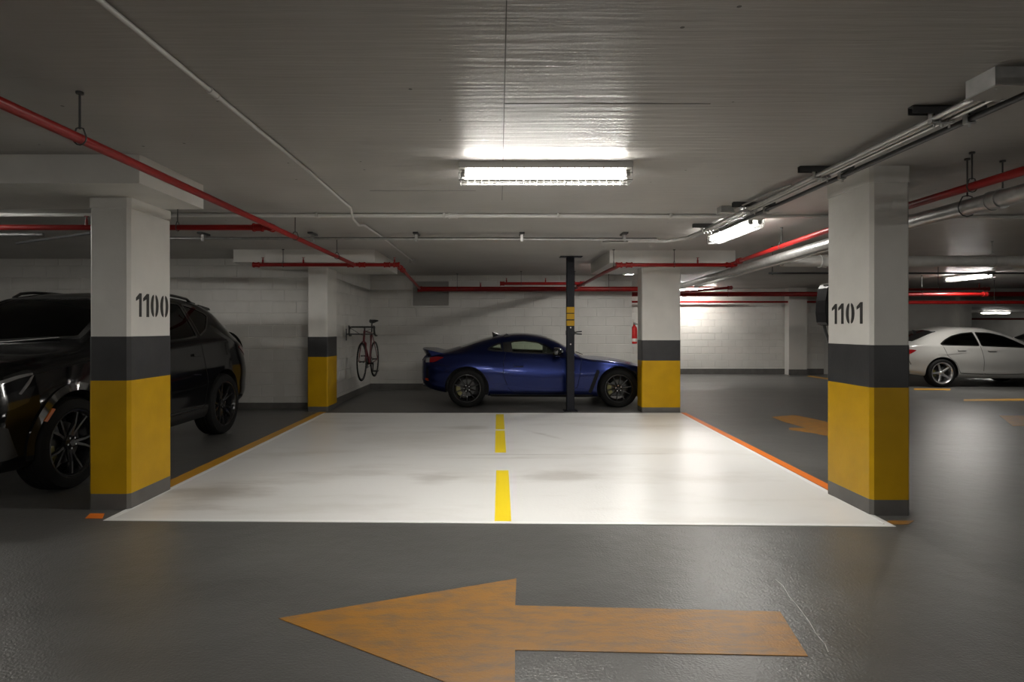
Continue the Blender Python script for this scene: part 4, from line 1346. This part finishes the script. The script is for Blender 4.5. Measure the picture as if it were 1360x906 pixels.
for s in (-1, 1):
    sv.ribbon('door_gap', M_SEAM, [(1.32, 1.19), (1.30, .8), (1.28, .42), (1.9, .42), (2.18, .5), (2.26, .8), (2.28, 1.1)], .007, 'xz', s, n=50)
    sv.ribbon('door_gap', M_SEAM, [(1.27, .42), (.52, .42), (.46, .7), (.5, .9), (.56, 1.24)], .007, 'xz', s, n=40)
    sv.ribbon('bonnet_gap', M_SEAM, [(2.45, 1.08), (2.86, 1.04), (3.3, .98)], .007, 'xz', s, n=20)
    sv.patch('sill_cladding', M_TRIM, [(.46, .40), (1.4, .385), (2.40, .40)], [(.46, .29), (1.4, .275), (2.40, .29)], 'xz', s, .014, .024, 20, 4)
    for ax in (0, 2.86):
        sv.ribbon('arch_moulding', M_GLOSSTRIM, [(ax + .475 * math.cos(a), .385 + .475 * math.sin(a)) for a in np.linspace(-.12, PI + .12, 36)], .062, 'xz', s, .016, .03, n=50)
        wheel(sv.root, (ax, s * .845, .385), s < 0, .385, .245, .278, 'twin5', M_RIMBLACK, 64)
    door_handle(sv, .68, 1.03, s, M_PBLACK, .2); door_handle(sv, 1.48, 1.0, s, M_PBLACK, .2)
    sv.patch('tail_lamp', M_REDLENS, [(-.90, 1.03), (-.75, 1.085), (-.55, 1.11)], [(-.90, .96), (-.75, 1.01), (-.55, 1.085)], 'xz', s, .006, .014, 8, 4)
    sv.patch('badge', M_CHROME, [(.62, .805), (.80, .82)], [(.62, .793), (.80, .806)], 'xz', s, .004, .006, 6, 2)
    sv.patch('side_marker', M_AMBER, [(3.125, .70), (3.155, .71)], [(3.205, .61), (3.235, .62)], 'xz', s, .022, .014, 4, 6)
    sv.patch('daytime_lamp', M_CLEARLENS, [(3.26, 1.0), (3.38, .985), (3.56, .935)], [(3.26, .985), (3.38, .962), (3.56, .905)], 'xz', s, .008, .014, 10, 3)
    sv.patch('daytime_lamp', M_CLEARLENS, [(3.27, .98), (3.32, .93), (3.40, .85)], [(3.255, .98), (3.30, .92), (3.385, .84)], 'xz', s, .008, .014, 8, 3)
    sv.patch('headlamp', M_GLOSSTRIM, [(3.26, .90), (3.45, .86), (3.6, .80)], [(3.34, .78), (3.45, .74), (3.6, .70)], 'xz', s, .004, .01, 8, 4)
    sv.patch('bumper_vent', M_TRIM, [(3.50, .60), (3.56, .62), (3.62, .60)], [(3.42, .38), (3.5, .36), (3.6, .36)], 'xz', s, .006, .012, 6, 6)
    side_mirror(sv, 2.12, 1.07, 1.22, M_PBLACK, s)
    rr = []
    for x in np.linspace(.1, 1.55, 16):
        p, n = sv.hit(x, s * .60, 'xy', 1)
        rr.append((x, s * .60, p.z + (.03 if .2 < x < 1.5 else .0)))
    MB().tube(rr, .016, 8).build('roof_rail', M_GLOSSTRIM, sv.root, 50)
    seat(sv.root, 1.25, s * .40, .62); seat(sv.root, .35, s * .42, .64)
sv.patch('grille', M_TRIM, [(-.52, .86), (0, .885), (.52, .86)], [(-.46, .55), (0, .52), (.46, .55)], 'yz', 1, .006, .014, 16, 6)
for k in range(5):
    z = .57 + k * .062
    sv.ribbon('grille_bar', M_GLOSSTRIM, [(-.48, z), (0, z), (.48, z)], .014, 'yz', 1, .018, .016, 16)
steering(sv.root, 1.95, .40, 1.08, .18)
MB().prism_axis([(2.0, .91), (2.48, .91), (2.48, 1.12), (2.1, 1.15)], -.78, .78, lambda u, v, a: (u, a, v)).build('dashboard', M_INTERIOR, sv.root)
MB().box(1.80, 1.84, -.12, .12, 1.47, 1.54).build('rear_view_mirror', M_TRIM, sv.root)
shark_fin(sv, .15, M_PBLACK, .06, .2)
spl = MB()
spl.prism_axis([(-.10, 1.655), (-.40, 1.62), (-.43, 1.59), (-.25, 1.58)], -.56, .56, lambda u, v, a: (u, a, v))
spl.build('roof_spoiler', M_PBLACK, sv.root)
for s in (-1, 1):
    MB().tube([(2.62, s * .3 - .28, 1.215), (2.52, s * .3 + .28, 1.265)], .009, 6).build('wiper', M_TRIM, sv.root)

# the whole car is a little shorter than the outline tables above
for o in list(sv.root.children):
    if o.name.startswith('wheel'):
        o.location.x *= .92
    else:
        o.scale.x = .92

# ---- white sedan -----------------------------------------------------------------
S_SED = dict(
    zt=[(-.96, .82), (-.93, .90), (-.86, .96), (-.6, 1.02), (-.4, 1.09), (-.1, 1.22), (.25, 1.335), (.68, 1.40), (1.1, 1.39), (1.5, 1.31), (1.85, 1.17), (2.15, 1.02), (2.3, .965), (2.8, .92), (3.3, .81), (3.6, .66), (3.66, .58)],
    zb=[(-.96, .46), (-.9, .36), (-.5, .26), (0, .22), (1.3, .19), (2.7, .18), (3.4, .19), (3.66, .3)],
    wm=[(-.96, .60), (-.93, .70), (-.84, .78), (-.5, .855), (0, .888), (.5, .88), (1.3, .875), (2.2, .88), (2.7, .888), (3.1, .85), (3.4, .72), (3.6, .52), (3.66, .4)],
    zm=[(-.96, .66), (0, .70), (1.3, .60), (2.7, .64), (3.66, .45)],
    zl=[(-.96, .78), (-.8, .91), (-.4, .965), (.2, .955), (1.0, .925), (2.0, .88), (2.6, .83), (3.2, .73), (3.66, .54)],
    rb=[(-.96, .93), (0, .915), (1.4, .92), (2.5, .93), (3.66, .9)],
    wr=[(-.96, .55), (-.6, .6), (-.2, .55), (.4, .54), (1.0, .56), (1.6, .6), (2.2, .68), (3, .6), (3.66, .35)],
    dr=[(-.96, .025), (-.5, .03), (0, .055), (.6, .065), (1.3, .06), (1.9, .045), (2.3, .025), (3.66, .02)],
    bul=[(-.96, 0), (-.3, .012), (.6, .02), (1.7, .015), (2.3, 0), (3.66, 0)])
sd = Car('sedan_car', 'white four door sedan with star spoke wheels on the right', (10.10, 14.60, 0), 0.0, S_SED, M_PWHITE, -.96, 3.66, 76)
sd.cavity(-.15, 2.1, .80, .05)
sd.arches([(0, .325), (2.70, .325)], .37, .55)
D1 = ([(.02, .985), (.16, 1.075), (.36, 1.165), (.60, 1.225), (.86, 1.25)], [(.02, .972), (.3, .962), (.90, .948)])
D2 = ([(.93, 1.25), (1.25, 1.235), (1.55, 1.16), (1.80, 1.045), (1.95, .955)], [(.96, .946), (1.4, .93), (1.97, .905)])
windows(sd, [D1, D2], M_GLASSDARK)
ws_t, ws_b = [(1.42, -.52), (1.47, 0), (1.42, .52)], [(2.08, -.64), (2.18, 0), (2.08, .64)]
sd.cut(ws_t, ws_b, 'xy', .9, 1.7)
sd.patch('windscreen', M_GLASSDARK, ws_t, ws_b, 'xy', 1, -.002, .004, 14, 10)
sd.patch('rear_window', M_GLOSSTRIM, [(.10, -.46), (.14, 0), (.10, .46)], [(-.46, -.53), (-.52, 0), (-.46, .53)], 'xy', 1, .003, .008, 14, 8)
sd.body.data.set_sharp_from_angle(angle=math.radians(32))
for s in (-1, 1):
    sd.ribbon('door_gap', M_SEAM, [(.92, .94), (.95, .7), (.95, .30), (1.8, .30), (1.98, .45), (2.02, .88)], .008, 'xz', s, n=40)
    sd.ribbon('door_gap', M_SEAM, [(.94, .30), (.42, .32), (.32, .55), (.12, .72), (.05, .95)], .008, 'xz', s, n=34)
    sd.ribbon('body_crease', M_PWHITE, [(-.1, .745), (.3, .775), (.6, .80)], .018, 'xz', s, .008, .012, n=14)
    sd.ribbon('sill_crease', M_PWHITE, [(.45, .36), (1.3, .33), (2.25, .35)], .05, 'xz', s, .012, .016, n=20)
    sd.patch('side_skirt', M_TRIM, [(.42, .235), (1.3, .225), (2.28, .225)], [(.42, .20), (1.3, .195), (2.28, .195)], 'xz', s, .008, .014, 16, 3)
    door_handle(sd, .46, .845, s, M_PWHITE, .19); door_handle(sd, 1.16, .835, s, M_PWHITE, .19)
    sd.patch('tail_lamp', M_REDLENS, [(-.82, .845), (-.66, .865), (-.55, .85)], [(-.82, .735), (-.68, .765), (-.57, .83)], 'xz', s, .006, .012, 8, 5)
    sd.ribbon('bumper_gap', M_SEAM, [(-.74, .68), (-.72, .60), (-.68, .52)], .014, 'xz', s, n=10)
    side_mirror(sd, 1.92, 1.0, .965, M_PWHITE, s)
    for ax in (0, 2.70):
        wheel(sd.root, (ax, s * .775, .325), s < 0, .325, .22, .242, 'star5', M_RIMSILVER)
    seat(sd.root, 1.0, s * .37, .45, M_SEAT, M_HEADREST if s < 0 else None); seat(sd.root, .2, s * .36, .45)
sd.patch('tail_lamp', M_REDLENS, [(.42, .85), (.62, .84)], [(.42, .77), (.62, .745)], 'yz', -1, .006, .012, 6, 4)
sd.patch('tail_lamp', M_REDLENS, [(-.62, .84), (-.42, .85)], [(-.62, .745), (-.42, .77)], 'yz', -1, .006, .012, 6, 4)
sd.patch('number_plate', M_LABELW, [(-.26, .78), (.26, .78)], [(-.26, .67), (.26, .67)], 'yz', -1, .008, .01, 6, 3)
sd.patch('rear_valance', M_TRIM, [(-.5, .52), (0, .53), (.5, .52)], [(-.45, .47), (0, .47), (.45, .47)], 'yz', -1, .006, .01, 8, 3)
shark_fin(sd, -.02, M_GLOSSTRIM, .06, .16)
steering(sd.root, 1.72, .36, .93, .17)
MB().prism_axis([(1.78, .81), (2.08, .81), (2.08, .92), (1.85, .96)], -.74, .74, lambda u, v, a: (u, a, v)).build('dashboard', M_INTERIOR, sd.root)


# a second sedan farther back shows only its roof over the first
def copy_tree(o, parent=None):
    c = o.copy(); COL.objects.link(c); c.parent = parent
    for ch in list(o.children): copy_tree(ch, c)
    return c


sd2 = copy_tree(sd.root)
sd2.location = (14.6, 16.2, 0)
sd2['label'] = 'pale car roof showing beyond the white sedan at the right edge'

# ------------------------------------------------------------------ bicycle
bk = thing('bicycle', 'dark red road bicycle hanging on the return wall', 'bicycle', (-2.39, 11.55, 0.42), math.radians(-91))


def bike_wheel(parent, x, name='wheel', R=.34):
    n = 44
    w = MB()
    w.lathe([(R - .028, -.010), (R - .020, -.013), (R - .006, -.011), (R, 0), (R - .006, .011), (R - .020, .013), (R - .028, .010)], n, 'y', closed=True)
    o = w.build(name, M_TYRE, parent, 50, (x, 0, R))
    MB().lathe([(R - .045, -.007), (R - .026, -.011), (R - .026, .011), (R - .045, .007)], n, 'y', closed=True).build('rim', M_BIKEBLK, o, 30)
    MB().lathe([(.004, -.05), (.014, -.045), (.022, -.03), (.012, -.02), (.012, .02), (.022, .03), (.014, .045), (.004, .05)], 14, 'y').build('hub', M_BIKEBLK, o, 40)
    sp = MB()
    for k in range(24):
        a = 2 * PI * k / 24; b = a + (.5 if k % 4 < 2 else -.5); s = 1 if k % 2 else -1
        sp.cyl((.02 * math.cos(b), s * .028, .02 * math.sin(b)), ((R - .04) * math.cos(a), 0, (R - .04) * math.sin(a)), .0014, 4)
    sp.build('spokes', M_GALV, o)
    return o


bike_wheel(bk, 0); bike_wheel(bk, 1.0)
BB, ST, HT, HB = (.41, 0, .28), (.25, 0, .84), (.80, 0, .88), (.845, 0, .72)
f = MB()
for a, b, r in ((BB, ST, .016), (ST, HT, .015), (BB, HB, .019), (HT, HB, .02)):
    f.cyl(a, b, r, 10)
for s in (-1, 1):
    f.tube([(.40, s * .03, .28), (.2, s * .05, .31), (0, s * .06, .34)], .009, 8)
    f.tube([(.27, s * .02, .80), (.1, s * .05, .50), (0, s * .06, .34)], .008, 8)
f.build('frame', M_BIKERED, bk, 50)
f = MB()
f.cyl(HB, (.86, 0, .68), .02, 10)
for s in (-1, 1):
    f.tube([(.86, s * .015, .69), (.87, s * .045, .66), (.93, s * .055, .48), (1.0, s * .055, .34)], [.014, .013, .011, .008], 8)
f.build('fork', M_BIKERED, bk, 50)
MB().cyl(ST, (.215, 0, 1.03), .013, 10).build('seat_post', M_BIKEBLK, bk, 50)
sad = MB(); vs = []; fs = []
ns = 10
for i in range(9):
    u = i / 8
    x = .07 + .28 * u; wdt = .075 * (1 - u) ** 1.1 + .02; z = 1.06 + .012 * math.cos(u * PI * 2)
    for j in range(ns):
        a = 2 * PI * j / ns
        vs.append((x, wdt * math.cos(a), z + (.024 if math.sin(a) > 0 else .03) * math.sin(a)))
for i in range(8):
    for j in range(ns):
        fs.append((i * ns + j, i * ns + (j + 1) % ns, (i + 1) * ns + (j + 1) % ns, (i + 1) * ns + j))
fs += [list(range(ns)), list(range(8 * ns, 9 * ns))]
sad.add(vs, fs).build('saddle', M_TRIM, bk, 40)
MB().tube([HT, (.785, 0, .93), (.88, 0, .95)], .014, 10).build('stem', M_BIKEBLK, bk, 50)
hb = MB()
for s in (-1, 1):
    hb.tube([(.88, 0, .95), (.88, s * .16, .95), (.90, s * .205, .95), (.97, s * .215, .945), (1.005, s * .22, .90), (.99, s * .225, .83), (.93, s * .23, .80), (.84, s * .23, .80)], .015, 8)
hb.build('drop_handlebar', M_TRIM, bk, 50)
for s in (-1, 1):
    MB().tube([(1.0, s * .217, .95), (1.03, s * .217, .97), (1.04, s * .217, .90), (1.0, s * .217, .80)], [.016, .014, .008, .006], 8).build('brake_lever', M_TRIM, bk, 50)
    MB().tube([(1.02, s * .21, .94), (1.06, s * .1, .88), (.98, s * .03, .82), (.86, 0, .80)], .004, 5).build('brake_cable', M_TRIM, bk, 50)
ck = MB(); ck.lathe([(.04, -.052), (.092, -.050), (.092, -.046), (.04, -.044)], 28, 'y', (BB[0], 0, BB[2])); ck.cyl((BB[0], -.07, BB[2]), (BB[0], .07, BB[2]), .02, 12)
ck.build('chainring', M_BIKEBLK, bk, 40)
for s, a in ((1, -.9), (-1, -.9 + PI)):
    e = (BB[0] + .17 * math.cos(a), s * .085, BB[2] + .17 * math.sin(a))
    c = MB().tube([(BB[0], s * .065, BB[2]), e], [.014, .01], 8).build('crank', M_BIKEBLK, bk, 50)
    MB().box(e[0] - .045, e[0] + .045, min(s * .09, s * .18), max(s * .09, s * .18), e[2] - .012, e[2] + .012).build('pedal', M_TRIM, c)
MB().tube([(.41, -.05, .372), (.02, -.05, .375), (-.02, -.05, .35), (0, -.05, .30), (.05, -.05, .24), (.41, -.05, .19)], .005, 5, closed=False).build('chain', M_BIKEBLK, bk)
t = thing('bike_hook', 'dark wall bracket holding the hanging bicycle', 'hook', (-2.85, 11.2, 1.24))
MB().box(0.0, 0.012, -.03, .03, -.12, .10).build('wall_plate', M_STRUT, t)
MB().tube([(0.01, 0, 0), (.5, 0, -.002), (.535, 0, .04)], .011, 8).build('arm', M_STRUT, t, 50)

# lone wheel behind the SUV tail, standing out from the block wall on a hook
bw = thing('spare_bicycle_tyre', 'black bicycle wheel showing behind the SUV tail', 'wheel', (-4.32, 9.55, .62), math.radians(-22))
bike_wheel(bw, 0)
MB().cyl((0, .03, .34), (-.2, .50, .34), .012, 8).build('wall_hook', M_STRUT, bw)
